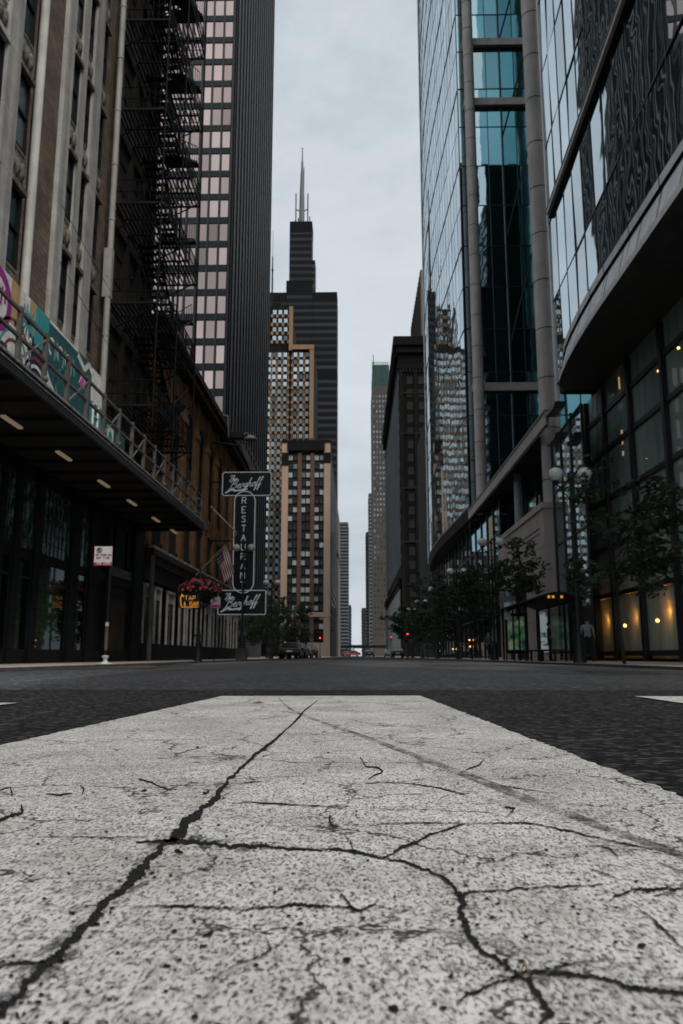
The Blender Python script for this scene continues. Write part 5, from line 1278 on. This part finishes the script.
# amber neon sign
NSn = thing('neon_bar_sign', at(189, 600, Y=36.3), 'small amber neon bar sign under the flower basket', 'sign')
a0, b0 = at(179.5, 594, Y=36.3), at(199.5, 608, Y=36.3)
m = MB(); m.box(a0.x, b0.x, 36.3, 36.38, b0.z, a0.z); part('panel', m, sign_black, NSn)
m = MB(); W_s = b0.x-a0.x
block(m, 'TAP', (a0.x+.26, 36.27, b0.z+.35), (1, 0, 0), (0, 0, 1), .19, .009, .95); block(m, '& BAR', (a0.x+.20, 36.27, b0.z+.09), (1, 0, 0), (0, 0, 1), .18, .009, .8)
m.path([(a0.x+.1, 36.27, b0.z+.08), (a0.x+.06, 36.27, b0.z+.4), (a0.x+.12, 36.27, b0.z+.62), (a0.x+.2, 36.27, b0.z+.5)], .02, 5); m.path([(a0.x+.1, 36.27, b0.z+.04), (b0.x-.06, 36.27, b0.z+.04)], .014, 5)
part('neon_lettering', m, neon_o, NSn)
m = MB(); m.bar((b0.x-.1, 36.36, a0.z-.1), (fx, fy, a0.z-.1), .035); part('bracket', m, iron, NSn)

# no parking sign
P = at(103.3, 556, X=-7.5); t = thing('no_parking_sign', (P.x-.02, P.y, -.105), 'white and red no parking plate on a dark pole with a white round foot', 'road sign')
sx = P.x; sy = P.y
m = MB(); bp_ = at(107.5, 661, X=-7.5); polx = at(107, 620, Y=sy+.03).x
m.tube((polx, sy+.05, -.1), (polx+.02, sy+.05, 3.35), .035, 8); part('pole', m, iron, t)
m = MB(); m.tube((polx, sy+.05, .98), (polx, sy+.05, 1.1), .05, 8); m.lathe((polx, sy+.05, -.1), [(.24, 0), (.24, .02), (.12, .04), (.06, .08), (.055, .14), (.10, .2), (.10, .24), (.0, .26)], 14); part('foot', m, surf('scuffed_white_foot', (.5, .5, .49), .6, var=.4, vs=6), t)
m = MB(); m.tube((polx, sy+.05, .3), (polx, sy+.05, .95), .05, 8); part('sleeve', m, surf('rusty_sleeve', (.12, .07, .04), .8), t)
hw, hh = .27, .285
m = MB(); m.box(sx-hw, sx+hw, sy-.012, sy, P.z-hh, P.z+hh, 0); m.box(sx-hw, sx+hw, sy-.016, sy-.012, P.z-hh, P.z-hh+.10, 1)
for e in ((sx-hw, sx-hw+.01), (sx+hw-.01, sx+hw)): m.box(e[0], e[1], sy-.015, sy-.012, P.z-hh+.125, P.z+hh, 1)
pl_ = part('plate', m, [surf('sign_white', (.70, .70, .72), .5, var=.08), surf('sign_red', (.42, .05, .08), .5)], t)
m = MB(); cx_, cz_ = sx-.12, P.z+.165
for i in range(20):
    a = 2*pi*i/20; b = 2*pi*(i+1)/20
    m.quad((cx_+.085*cos(a), sy-.018, cz_+.085*sin(a)), (cx_+.085*cos(b), sy-.018, cz_+.085*sin(b)), (cx_+.062*cos(b), sy-.018, cz_+.062*sin(b)), (cx_+.062*cos(a), sy-.018, cz_+.062*sin(a)), 0)
m.bar((cx_-.055, sy-.019, cz_+.055), (cx_+.055, sy-.019, cz_-.055), .02)
block(m, 'P', (cx_-.03, sy-.018, cz_-.045), (1, 0, 0), (0, 0, 1), .09, .009, .9, 2)
block(m, 'NO PARKING', (sx-.22, sy-.018, P.z+.0), (1, 0, 0), (0, 0, 1), .06, .006, .8); block(m, 'TOW ZONE', (sx-.2, sy-.02, P.z-hh+.03), (1, 0, 0), (0, 0, 1), .065, .006, .85, 1); block(m, 'ANY TIME', (sx-.2, sy-.018, P.z-.09), (1, 0, 0), (0, 0, 1), .06, .006, .85)
part('lettering', m, [surf('sign_maroon', (.25, .03, .08), .5), white_diff, sign_black], pl_)
# little sign near restaurant sign
P2 = at(215.5, 602.5, X=-7.6); m = MB(); m.box(P2.x-.26, P2.x+.26, P2.y, P2.y+.012, P2.z-.28, P2.z+.28, 0); m.box(P2.x-.24, P2.x+.24, P2.y-.004, P2.y, P2.z-.26, P2.z-.12, 1); m.tube((P2.x, P2.y+.05, -.105), (P2.x, P2.y+.05, P2.z+.3), .03, 8, 2)
for k in range(3): m.box(P2.x-.18, P2.x+.15, P2.y-.004, P2.y, P2.z+.02+.07*k, P2.z+.05+.07*k, 3)
solid('kerb_sign', m, [surf('sign_pinkish', (.62, .52, .58), .5), surf('sign_red_b', (.42, .05, .10), .5), iron, surf('sign_violet', (.3, .12, .25), .5)], (P2.x, P2.y, -.105), 'small pinkish white kerb sign beside the flower basket', 'road sign')

# traffic and pedestrian signals -------------------------------------------------
def signal(px, py, X, col, label, hand=False):
    p_ = at(px, py, X=X); t = thing('traffic_signal', (p_.x, p_.y, -.105), label, 'traffic light', 'traffic lights down the street'); x, y = p_.x, p_.y
    m = MB(); m.lathe((x, y+.25, -.105), [(.2, 0), (.16, .3), (.07, .6), (.06, p_.z+1.0)], 8); part('post', m, lamp_dark, t)
    n = 1 if hand else 3; hz = .36
    m = MB(); m.box(x-.2, x+.2, y, y+.22, p_.z-hz*(n-1)-.2, p_.z+.2)
    for k in range(n): m.lathe((x, y, p_.z-hz*k), [(.0, 0)], 3) if False else m.box(x-.17, x+.17, y-.16, y, p_.z-hz*k+.14, p_.z-hz*k+.17)
    h = part('head', m, lamp_dark, t)
    for k in range(n):
        m = MB(); c_ = (x, y-.015, p_.z-hz*k); nn = 14
        m.add([(c_[0]+.14*cos(2*pi*i/nn), y-.012, c_[2]+.14*sin(2*pi*i/nn)) for i in range(nn)]+[(c_[0], y-.05, c_[2])], [(i, (i+1) % nn, nn) for i in range(nn)])
        part('lens', m, col if k == 0 else dark_gl, h)
signal(407.5, 634, 7.5, red_light, 'red traffic light by the trees below the street lamps')
signal(391, 637, 7.6, red_light, 'red traffic light farther off beneath the stone base of the corniced building')
signal(320, 638, -7.5, red_light, 'red traffic light across the street beneath the brown pier tower')
signal(285, 643, -9.4, amber_light, 'amber pedestrian signal beside the parked cars', True)
signal(352.5, 648, -2.6, green_light, 'tiny green traffic light in the sky gap')

# trees ---------------------------------------------------------------------------
def tree(loc, label, h, spread, lm, n, zlow, seed, size=.12, group='street trees', tr=.07, lean=0., squash=.55):
    global r2
    r2 = random.Random(seed); x, y, z = loc
    t = thing('street_tree', loc, label, 'tree', group)
    m = MB(); top = Vector((x+lean, y, z+h*.62)); b = Vector((x, y, z)); pts_ = [b, b.lerp(top, .35)+Vector((r2.uniform(-.08, .08), 0, 0)), b.lerp(top, .7)+Vector((r2.uniform(-.1, .1), .05, 0)), top]
    for i in range(3): m.tube(pts_[i], pts_[i+1], tr*(1-.22*i), 8, r1=tr*(1-.22*(i+1)))
    tips = []
    for k in range(11):
        a = r2.uniform(0, 2*pi); s_ = pts_[1].lerp(top, r2.uniform(.25, 1)); L_ = spread*r2.uniform(.55, 1.0)
        zt_ = z+zlow+(h-zlow)*r2.uniform(.05, .98)
        e = Vector((s_.x+L_*cos(a), s_.y+L_*sin(a), zt_)); md = s_.lerp(e, .5)+Vector((0, 0, .12*L_))
        m.tube(s_, md, tr*.4, 6, r1=tr*.25); m.tube(md, e, tr*.25, 5, r1=tr*.08); tips += [e, md.lerp(e, .5)]
    tips += [Vector((x+lean, y, z+h-.25))]
    part('trunk', m, bark, t)
    m = MB()
    for e in tips:
        for _ in range(3):
            c_ = e+Vector((r2.gauss(0, .22)*spread, r2.gauss(0, .22)*spread, r2.gauss(0, .10)*(h-zlow)))
            leaf_cluster(m, c_, spread*r2.uniform(.16, .34), n, size, squash)
    cr = part('crown', m, lm, t); return t
tree((8.0, 24.6, -.105), 'slender street tree with a spreading dark crown before the green lobby glass', 5.75, 1.75, leafA, 30, 2.6, 21, .13, tr=.06, lean=-.15)
tree((8.3, 41.8, -.105), 'small leafy street tree in front of the pink limestone wall', 5.9, 1.25, leafB, 26, 2.9, 33, .13, tr=.06)
tree((8.2, 58.5, -.105), 'dark street tree past the limestone wall, beside a street lamp', 6.6, 2.0, leafA, 24, 2.2, 41, .17)
tree((8.4, 68.5, -.105), 'broad dark street tree under the bowed glass, nearer one', 7.0, 2.3, leafA, 22, 2.0, 43, .2)
tree((8.2, 82, -.105), 'broad dark street tree under the bowed glass, farther one', 7.2, 2.5, leafA, 22, 1.8, 47, .22)
tree((8.5, 100, -.105), 'dark street tree near the smallest of the street lamps', 7.6, 2.8, leafB, 20, 1.8, 53, .26)
tree((8.5, 128, -.105), 'dark street tree by the red traffic light', 7.4, 3.0, leafA, 20, 1.8, 57, .3)
tree((-9.5, 84, -.105), 'dark plaza tree next to the restaurant sign foot', 5.8, 2.2, leafA, 22, 1.4, 61, .2)
tree((-11, 98, -.105), 'bushy plaza tree in front of the brown pier tower', 7.2, 2.9, leafB, 24, 1.5, 67, .24)
tree((-9.4, 112, -.105), 'plaza tree standing behind the amber pedestrian signal', 7.0, 2.8, leafA, 22, 1.6, 71, .26)
tree((-13.5, 122, -.105), 'plaza tree farthest back against the dark steel tower', 8.0, 3.0, leafA, 20, 1.5, 73, .28)

# bus shelter -------------------------------------------------------------------
BS = thing('bus_shelter', (8.6, 39, -.105), 'dark bus shelter with a curved roof and a glowing green advert', 'bus shelter')
bx0_, bx1_, by0, by1 = 7.7, 9.5, 34.5, 43.0
m = MB(); arc = [(bx0_-.25+(bx1_-bx0_+.4)*i/10, 2.55+.28*sin(pi*i/10)) for i in range(11)]
m.prism([(a, by0-.2, b) for a, b in arc]+[(a, by0-.2, b-.07) for a, b in arc[::-1]], (0, by1-by0+.4, 0)); part('roof', m, black_paint, BS)
m = MB()
for x in (bx0_, bx1_):
    for y in (by0, by0+2.8, by0+5.7, by1): m.box(x-.04, x+.04, y-.04, y+.04, -.105, 2.6)
m.box(bx1_-.03, bx1_+.03, by0, by1, .25, .31); m.box(bx0_-.05, bx0_+.05, by0, by1, 2.4, 2.56); part('frame', m, black_paint, BS)
m = MB(); m.quad((bx1_, by0, .3), (bx1_, by1, .3), (bx1_, by1, 2.4), (bx1_, by0, 2.4)); part('back_glass', m, shop_glass, BS)
m = MB(); m.box(bx0_+.1, bx0_+1.25, by1-.2, by1, .25, 2.35); ad = part('advert_case', m, black_paint, BS)
def ad_mat():
    mm, nt, out = nodes('advert_light'); co = coords(nt)
    b = N(nt, 'ShaderNodeBsdfPrincipled', Roughness=.4); c = ramp(nt, noise(nt, co, 2.2, 4), [(.38, (.02, .05, .03)), (.5, (.12, .26, .15)), (.62, (.30, .42, .28)), (.7, (.5, .38, .08))])
    nt.links.new(c, b.inputs['Base Color']); nt.links.new(c, b.inputs['Emission Color']); b.inputs['Emission Strength'].default_value = .22; nt.links.new(b.outputs[0], out.inputs[0]); return mm
m = MB(); m.quad((bx0_+.2, by1-.21, .45), (bx0_+1.15, by1-.21, .45), (bx0_+1.15, by1-.21, 2.2), (bx0_+.2, by1-.21, 2.2)); part('advert_panel', m, ad_mat(), ad)
m = MB(); m.box(8.3, 9.2, 36, 41.5, .35, .42); 
for y in (36.3, 38.7, 41.2): m.box(8.7, 8.8, y-.03, y+.03, -.105, .35)
part('bench', m, brown_dark, BS)
m = MB(); m.box(bx0_+.3, bx0_+1.1, by0-.26, by0-.2, 2.46, 2.74); dsp = part('display', m, iron, BS)
m = MB(); block(m, '18 8', (bx0_+.38, by0-.265, 2.54), (1, 0, 0), (0, 0, 1), .13, .014, .9) if False else [m.box(bx0_+.36+.18*k, bx0_+.46+.18*k, by0-.27, by0-.262, 2.55, 2.66) for k in (0, 1, 3)]
part('digit', m, neon_o, dsp)
bp2 = at(505, 598, X=7.6); m = MB(); m.box(bp2.x-.05, bp2.x+.5, bp2.y, bp2.y+.03, bp2.z-.16, bp2.z+.12, 0); m.tube((bp2.x, bp2.y+.05, -.105), (bp2.x, bp2.y+.05, bp2.z+.25), .035, 8, 1); m.box(bp2.x-.05, bp2.x+.25, bp2.y, bp2.y+.02, bp2.z-1.1, bp2.z-.24, 2)
solid('bus_stop_sign', m, [surf('bus_sign_blue', (.05, .16, .26), .5), lamp_dark, white_diff], (bp2.x, bp2.y, -.105), 'blue bus stop sign on a pole at the end of the shelter', 'road sign')

# people ----------------------------------------------------------------------
def person(loc, rz, label, shirt, trousers, hairc, pose, h=1.72):
    """one continuous skinned figure; pose gives elbow/hand/knee/foot offsets"""
    k = h/1.72
    J = {'pel': (0, 0, .95), 'belly': (0, .0, 1.12), 'chest': (0, .01, 1.32), 'neck': (0, .0, 1.49), 'head': (0, -.02, 1.58), 'crown': (0, -.01, 1.70)}
    Rr = {'pel': (.155, .115), 'belly': (.135, .10), 'chest': (.165, .115), 'neck': (.055, .055), 'head': (.078, .09), 'crown': (.06, .07)}
    E_ = [('pel', 'belly'), ('belly', 'chest'), ('chest', 'neck'), ('neck', 'head'), ('head', 'crown')]
    for s, n in ((-1, 'L'), (1, 'R')):
        sh = (s*.19, 0, 1.41); el = pose['el'+n]; ha = pose['ha'+n]; kn = pose['kn'+n]; fo = pose['fo'+n]
        for nm, p_, r_ in (('sh', sh, .062), ('el', el, .043), ('wr', tuple(Vector(el).lerp(Vector(ha), .86)), .03), ('ha', ha, .036), ('hip', (s*.09, 0, .88), .095), ('kn', kn, .062), ('an', fo, .042), ('toe', (fo[0]+s*.03, fo[1]-.17, .035), .035)):
            J[nm+n] = p_; Rr[nm+n] = (r_, r_)
        E_ += [('chest', 'sh'+n), ('sh'+n, 'el'+n), ('el'+n, 'wr'+n), ('wr'+n, 'ha'+n), ('pel', 'hip'+n), ('hip'+n, 'kn'+n), ('kn'+n, 'an'+n), ('an'+n, 'toe'+n)]
        d = (Vector(ha)-Vector(el)).normalized(); side = Vector((0, 1, 0)) if abs(d.y) < .8 else Vector((1, 0, 0))
        for f in range(4):
            b_ = Vector(ha)+side*(.024*(f-1.5)); J['f%d%s' % (f, n)] = tuple(b_+d*(.085, .095, .09, .07)[f]+Vector((-s*.015, 0, 0))); Rr['f%d%s' % (f, n)] = (.009, .009); E_.append(('ha'+n, 'f%d%s' % (f, n)))
        J['th'+n] = tuple(Vector(ha)-side*.05+d*.03); Rr['th'+n] = (.010, .010); E_.append(('wr'+n, 'th'+n))
    J['nose'] = (0, -.115, 1.595); Rr['nose'] = (.014, .016); E_.append(('head', 'nose'))
    for s, n in ((-1, 'L'), (1, 'R')): J['ear'+n] = (s*.088, .0, 1.595); Rr['ear'+n] = (.014, .02); E_.append(('head', 'ear'+n))
    ks = list(J); me = bpy.data.meshes.new('body'); me.from_pydata([Vector(J[q])*k for q in ks], [(ks.index(a), ks.index(b)) for a, b in E_], [])
    o = bpy.data.objects.new('tmp', me); C.objects.link(o)
    sk = o.modifiers.new('s', 'SKIN'); sk.use_smooth_shade = True
    for i, q in enumerate(ks): me.skin_vertices[0].data[i].radius = (Rr[q][0]*k, Rr[q][1]*k)
    me.skin_vertices[0].data[0].use_root = True
    o.modifiers.new('d', 'SUBSURF').levels = 1; o.modifiers['d'].render_levels = 1
    dg = bpy.context.evaluated_depsgraph_get(); res = bpy.data.meshes.new_from_object(o.evaluated_get(dg)); bpy.data.objects.remove(o)
    res.materials.clear()
    for mt in (surf('skin_'+label[:8], (.32, .20, .14), .6), surf('shirt_'+label[:8], shirt, .85, var=.2, vs=6), surf('trousers_'+label[:8], trousers, .85, var=.2, vs=6), surf('shoes_'+label[:8], (.02, .02, .02), .6)): res.materials.append(mt)
    for p_ in res.polygons:
        c_ = p_.center/k
        arm = abs(c_.x) > .2 and c_.z > .6
        p_.material_index = 0 if c_.z > 1.475 else (3 if c_.z < .09 else (2 if c_.z < .97 and not (arm and abs(c_.x) > .2) else 1))
        if arm and (c_-Vector(J['haL'])).length < .16 or arm and (c_-Vector(J['haR'])).length < .16: p_.material_index = 0
        p_.use_smooth = True
    t = thing('person', loc, label, 'person'); t.rotation_euler = (0, 0, rz)
    b_ = link('body', res, t)
    hm = MB(); hm.sphere((0, .015, 1.64*k), .098*k, 12, 8, 0, 1.02)
    hm.v = [(x, y+.02 if y < -.03 and z < 1.66*k else y, max(z, 1.58*k)) for x, y, z in hm.v]
    link('hair', hm.mesh('hair', surf('hair_'+label[:8], hairc, .7)), t)
    ey = MB()
    for s in (-1, 1): ey.sphere((s*.032*k, -.098*k, 1.61*k), .011*k, 6, 5)
    ey.box(-.025*k, .025*k, -.101*k, -.09*k, 1.545*k, 1.552*k); link('face_features', ey.mesh('face', iron), t)
    return t
walk = dict(elL=(-.25, .05, 1.13), haL=(-.24, -.12, .92), elR=(.25, .06, 1.13), haR=(.26, .02, .86), knL=(-.1, -.12, .5), foL=(-.1, -.16, .08), knR=(.1, .02, .5), foR=(.1, .2, .1))
stand = dict(elL=(-.26, .03, 1.13), haL=(-.2, -.17, 1.02), elR=(.26, .04, 1.13), haR=(.24, -.05, .84), knL=(-.1, -.02, .5), foL=(-.11, .02, .08), knR=(.1, -.03, .5), foR=(.12, .0, .08))
q = at(487, 657, X=8.6); person((8.6, 53.6, -.105), .4, 'walker in a teal top and dark trousers approaching along the pavement past the bus shelter', (.05, .13, .15), (.02, .022, .03), (.06, .05, .04), walk, 1.78)
person((9.2, 32.6, -.105), 2.6, 'person in a pale shirt and black trousers walking by the lobby glass', (.22, .23, .25), (.012, .012, .014), (.02, .016, .012), walk, 1.75)
person((8.75, 37.2, -.105), 1.3, 'person in dark clothes standing waiting under the shelter roof', (.02, .02, .024), (.016, .016, .02), (.02, .017, .015), stand, 1.74)

person((9.0, 47.5, -.105), 3.3, 'person in a black coat walking away between the shelter and the limestone wall', (.014, .014, .017), (.012, .013, .016), (.03, .02, .015), walk, 1.7)
person((-9.0, 45.5, -.105), .3, 'person in a grey jacket walking past the white columned shop windows', (.06, .065, .07), (.015, .016, .022), (.04, .03, .02), walk, 1.74)
person((9.6, 66.5, -.105), .2, 'person in a dark red top far along the pavement under the trees', (.10, .02, .02), (.02, .02, .024), (.03, .02, .015), stand, 1.72)
# cars --------------------------------------------------------------------------
def car(loc, rz, label, paintc, group='parked cars'):
    t = thing('parked_car', loc, label, 'car', group)
    pm2 = surf('car_paint_'+label[:14], paintc, .22, metal=.3, var=.08, vs=.5, spec=.6)
    prof = [(-2.2, .35), (-2.22, .62), (-2.1, .86), (-1.5, .93), (-.75, 1.0), (-.05, 1.40), (.45, 1.45), (1.05, 1.40), (1.75, .98), (2.15, .93), (2.22, .6), (2.18, .35)]
    m = MB(); rings = []
    for w, sc in ((-.86, .0), (-.90, 1), (.90, 1), (.86, 0)): rings.append([(x_, (w if z_ < 1.0 else w*.80), z_) for x_, z_ in prof])
    n = len(prof); vs = [v for r_ in rings[1:3] for v in r_]
    m.add(vs, [tuple(range(n)), tuple(range(n, 2*n))[::-1]]+[(i, i+n, (i+1) % n+n, (i+1) % n) for i in range(n)])
    body = link('body', m.mesh('car_body', pm2), t); bv = body.modifiers.new('bevel', 'BEVEL'); bv.width = .05; bv.segments = 2
    g = MB()
    for s in (-1, 1):
        yy_ = s*.83
        g.add([(-.62, s*.905*.985, 1.0), (-.06, s*.735, 1.35), (.42, s*.735, 1.39), (.42, s*.905*.985, 1.0)], [(0, 1, 2, 3)]); g.add([(.48, s*.905*.985, 1.0), (.48, s*.735, 1.39), (1.0, s*.735, 1.35), (1.55, s*.905*.985, 1.0)], [(0, 1, 2, 3)])
    g.add([(-.74, -.74, 1.025), (-.74, .74, 1.025), (-.1, .62, 1.395), (-.1, -.62, 1.395)], [(0, 1, 2, 3)]); g.add([(1.72, -.74, 1.02), (1.72, .74, 1.02), (1.1, .62, 1.395), (1.1, -.62, 1.395)], [(0, 1, 2, 3)])
    g.v = [(x_*1.0+(.012 if x_ > 1.0 else -.012 if x_ < -.09 else 0), y_*1.012, z_+.012) for x_, y_, z_ in g.v]
    link('windows', g.mesh('car_glass', tower_glass), t)
    for x_ in (-1.38, 1.36):
        for s in (-1, 1):
            w = MB(); w.tube((x_, s*.72, .33), (x_, s*.92, .33), .33, 18); wo = link('wheel', w.mesh('wheel', surf('tyre', (.015, .015, .015), .8)), t)
            w = MB(); w.tube((x_, s*.915, .33), (x_, s*.93, .33), .2, 12); link('rim', w.mesh('rim', rim_m), wo)
    for s in (-1, 1):
        w = MB(); w.box(-2.24, -2.16, s*.55-.2, s*.55+.2, .62, .76); link('headlight', w.mesh('headlight', fascia_m), t)
        w = MB(); w.box(2.17, 2.235, s*.62-.17, s*.62+.17, .68, .84); link('tail_light', w.mesh('tail', tail_red), t)
    w = MB(); w.box(2.2, 2.235, -.26, .26, .62, .74); link('number_plate', w.mesh('plate', white_diff), t)
    w = MB(); w.box(2.16, 2.26, -.85, .85, .36, .52); w.box(-2.27, -2.16, -.85, .85, .34, .5); link('bumper', w.mesh('bumper', black_paint), t)
    t.rotation_euler = (0, 0, rz); return t
zc = lambda x: crown(x)
c0 = car((-5.75, 70, zc(-5.75)), -pi/2, 'dark grey car parked at the kerb below the restaurant sign', (.02, .022, .026))
car((-5.75, 77.5, zc(-5.75)), -pi/2, 'black car parked second along the kerb past the restaurant sign', (.012, .012, .014))
car((-5.75, 86, zc(-5.75)), -pi/2, 'silver car parked beyond the two dark ones at the kerb', (.16, .165, .17))
car((-5.75, 97, zc(-5.75)), -pi/2, 'black car parked near the amber pedestrian signal', (.014, .014, .016))
car((5.75, 120, zc(5.75)), -pi/2, 'dark car parked beneath the red traffic light by the trees', (.02, .02, .022))
car((5.75, 150, zc(5.75)), -pi/2, 'white car parked by the stone base of the corniced building', (.45, .45, .45))
car((-1.6, 192, 0), .0, 'red car crossing the street in the far distance', (.38, .05, .05), 'cars crossing far off')
car((-3.4, 240, zc(-3.4)), -pi/2, 'pale car driving away down the street in the distance', (.4, .4, .4), 'cars driving far off')
car((2.4, 170, zc(2.4)), -pi/2, 'dark car driving away in the far lane', (.03, .03, .035), 'cars driving far off')
# manhole covers and gully in the carriageway
for (x, y, lb) in ((1.9, 6.2, 'round iron manhole cover in the carriageway right of the crosswalk bar'), (-2.6, 11.5, 'round iron manhole cover farther up the left lane')):
    m = MB(); zz = crown(x)+.006; m.lathe((x, y, zz), [(.0, .004), (.30, .004), (.31, 0), (.36, 0), (.37, -.004)], 24)
    for k in range(-3, 4): m.box(x-.22, x+.22, y+k*.07-.012, y+k*.07+.012, zz+.005, zz+.010)
    solid('manhole_cover', m, surf('manhole_iron_%d' % y, (.035, .033, .03), .5, metal=.5, var=.4), (x, y, zz), lb, 'manhole cover')
sm_ = MB()
for pts_ in ([(-6.6, 3.02), (-3, 3.06), (0, 3.03), (3, 3.07), (6.6, 3.02)], [(-3.4, 3.1), (-3.3, 10), (-3.45, 24), (-3.3, 50)], [(3.5, 3.1), (3.4, 9), (3.55, 20), (3.4, 55)], [(-6.5, 7.1), (-2, 7.4), (2.5, 7.2), (6.5, 7.5)], [(-6, 15.6), (0, 15.2), (6, 15.7)]):
    w_ = .010
    for (xa, ya), (xb, yb_) in zip(pts_, pts_[1:]):
        for i in range(8):
            t0, t1 = i/8, (i+1)/8; p0_ = (xa+(xb-xa)*t0, ya+(yb_-ya)*t0); p1_ = (xa+(xb-xa)*t1, ya+(yb_-ya)*t1); l_ = sqrt((xb-xa)**2+(yb_-ya)**2); nx, ny = -(yb_-ya)/l_*w_, (xb-xa)/l_*w_
            sm_.quad((p0_[0]+nx, p0_[1]+ny, crown(p0_[0])+.0065), (p1_[0]+nx, p1_[1]+ny, crown(p1_[0])+.0065), (p1_[0]-nx, p1_[1]-ny, crown(p1_[0])+.0065), (p0_[0]-nx, p0_[1]-ny, crown(p0_[0])+.0065))
struct('road_seam', sm_, crackm)
# elevated railway across the end of the street
ER = thing('elevated_railway', (0, 560, -.1), 'dark elevated railway deck spanning the far end of the street', 'railway bridge')
m = MB(); m.box(-60, 60, 557, 563, 5.4, 6.6); m.box(-60, 60, 556.6, 557, 6.6, 7.6); part('deck', m, iron, ER)
for x in (-8, -2.8, 3.4, 8): m = MB(); m.box(x-.3, x+.3, 558, 558.6, -.3, 5.4); part('pier', m, iron, ER)

# ================================================================== LIGHT
wd = bpy.data.worlds.new('World'); S.world = wd; wd.use_nodes = True
nt = wd.node_tree; nt.nodes.clear(); out = nt.nodes.new('ShaderNodeOutputWorld'); bg = nt.nodes.new('ShaderNodeBackground')
sky = nt.nodes.new('ShaderNodeTexSky'); sky.sky_type = 'NISHITA'; sky.sun_disc = False; sky.sun_elevation = radians(50); sky.sun_rotation = radians(145); sky.air_density = 1.0; sky.dust_density = 3.; sky.ozone_density = 1.5
hs = nt.nodes.new('ShaderNodeHueSaturation'); hs.inputs['Saturation'].default_value = .35; nt.links.new(sky.outputs[0], hs.inputs['Color'])
co = nt.nodes.new('ShaderNodeTexCoord').outputs['Generated']
n1 = noise(nt, co, 2.6, 7, .6, stretch=(1, 1, 2.0)); n2 = noise(nt, co, .9, 3, .5)
cl = ramp(nt, n1, [(.34, (.71, .75, .79)), (.50, (.91, .93, .95)), (.64, (1.02, 1.02, 1.02))])
vm = nt.nodes.new('ShaderNodeMix'); vm.data_type = 'RGBA'; vm.blend_type = 'MULTIPLY'; vm.inputs[0].default_value = 1; nt.links.new(cl, vm.inputs[6]); vm.inputs[7].default_value = (7.45, 8.0, 8.5, 1); vm.clamp_result = False
mx = nt.nodes.new('ShaderNodeMix'); mx.data_type = 'RGBA'; mx.inputs[0].default_value = .86; nt.links.new(hs.outputs[0], mx.inputs[6]); nt.links.new(vm.outputs[2], mx.inputs[7])
nt.links.new(mx.outputs[2], bg.inputs[0]); bg.inputs[1].default_value = .1; nt.links.new(bg.outputs[0], out.inputs[0])
sl = bpy.data.lights.new('sun', 'SUN'); sl.energy = 2.0; sl.angle = radians(25); sl.color = (1, .95, .88)
so = bpy.data.objects.new('sun', sl); C.objects.link(so); so.rotation_euler = (radians(40), 0, radians(35)); so.location = (0, -20, 60)
S.view_settings.view_transform = 'Standard'; S.view_settings.look = 'None'; S.view_settings.exposure = 0; S.view_settings.gamma = 1
S.render.engine = 'CYCLES'; S.cycles.max_bounces = 7; S.cycles.glossy_bounces = 5; S.cycles.transparent_max_bounces = 10; S.cycles.diffuse_bounces = 3
S.cycles.use_denoising = True; S.cycles.sample_clamp_indirect = 6; S.cycles.caustics_reflective = False; S.cycles.caustics_refractive = False
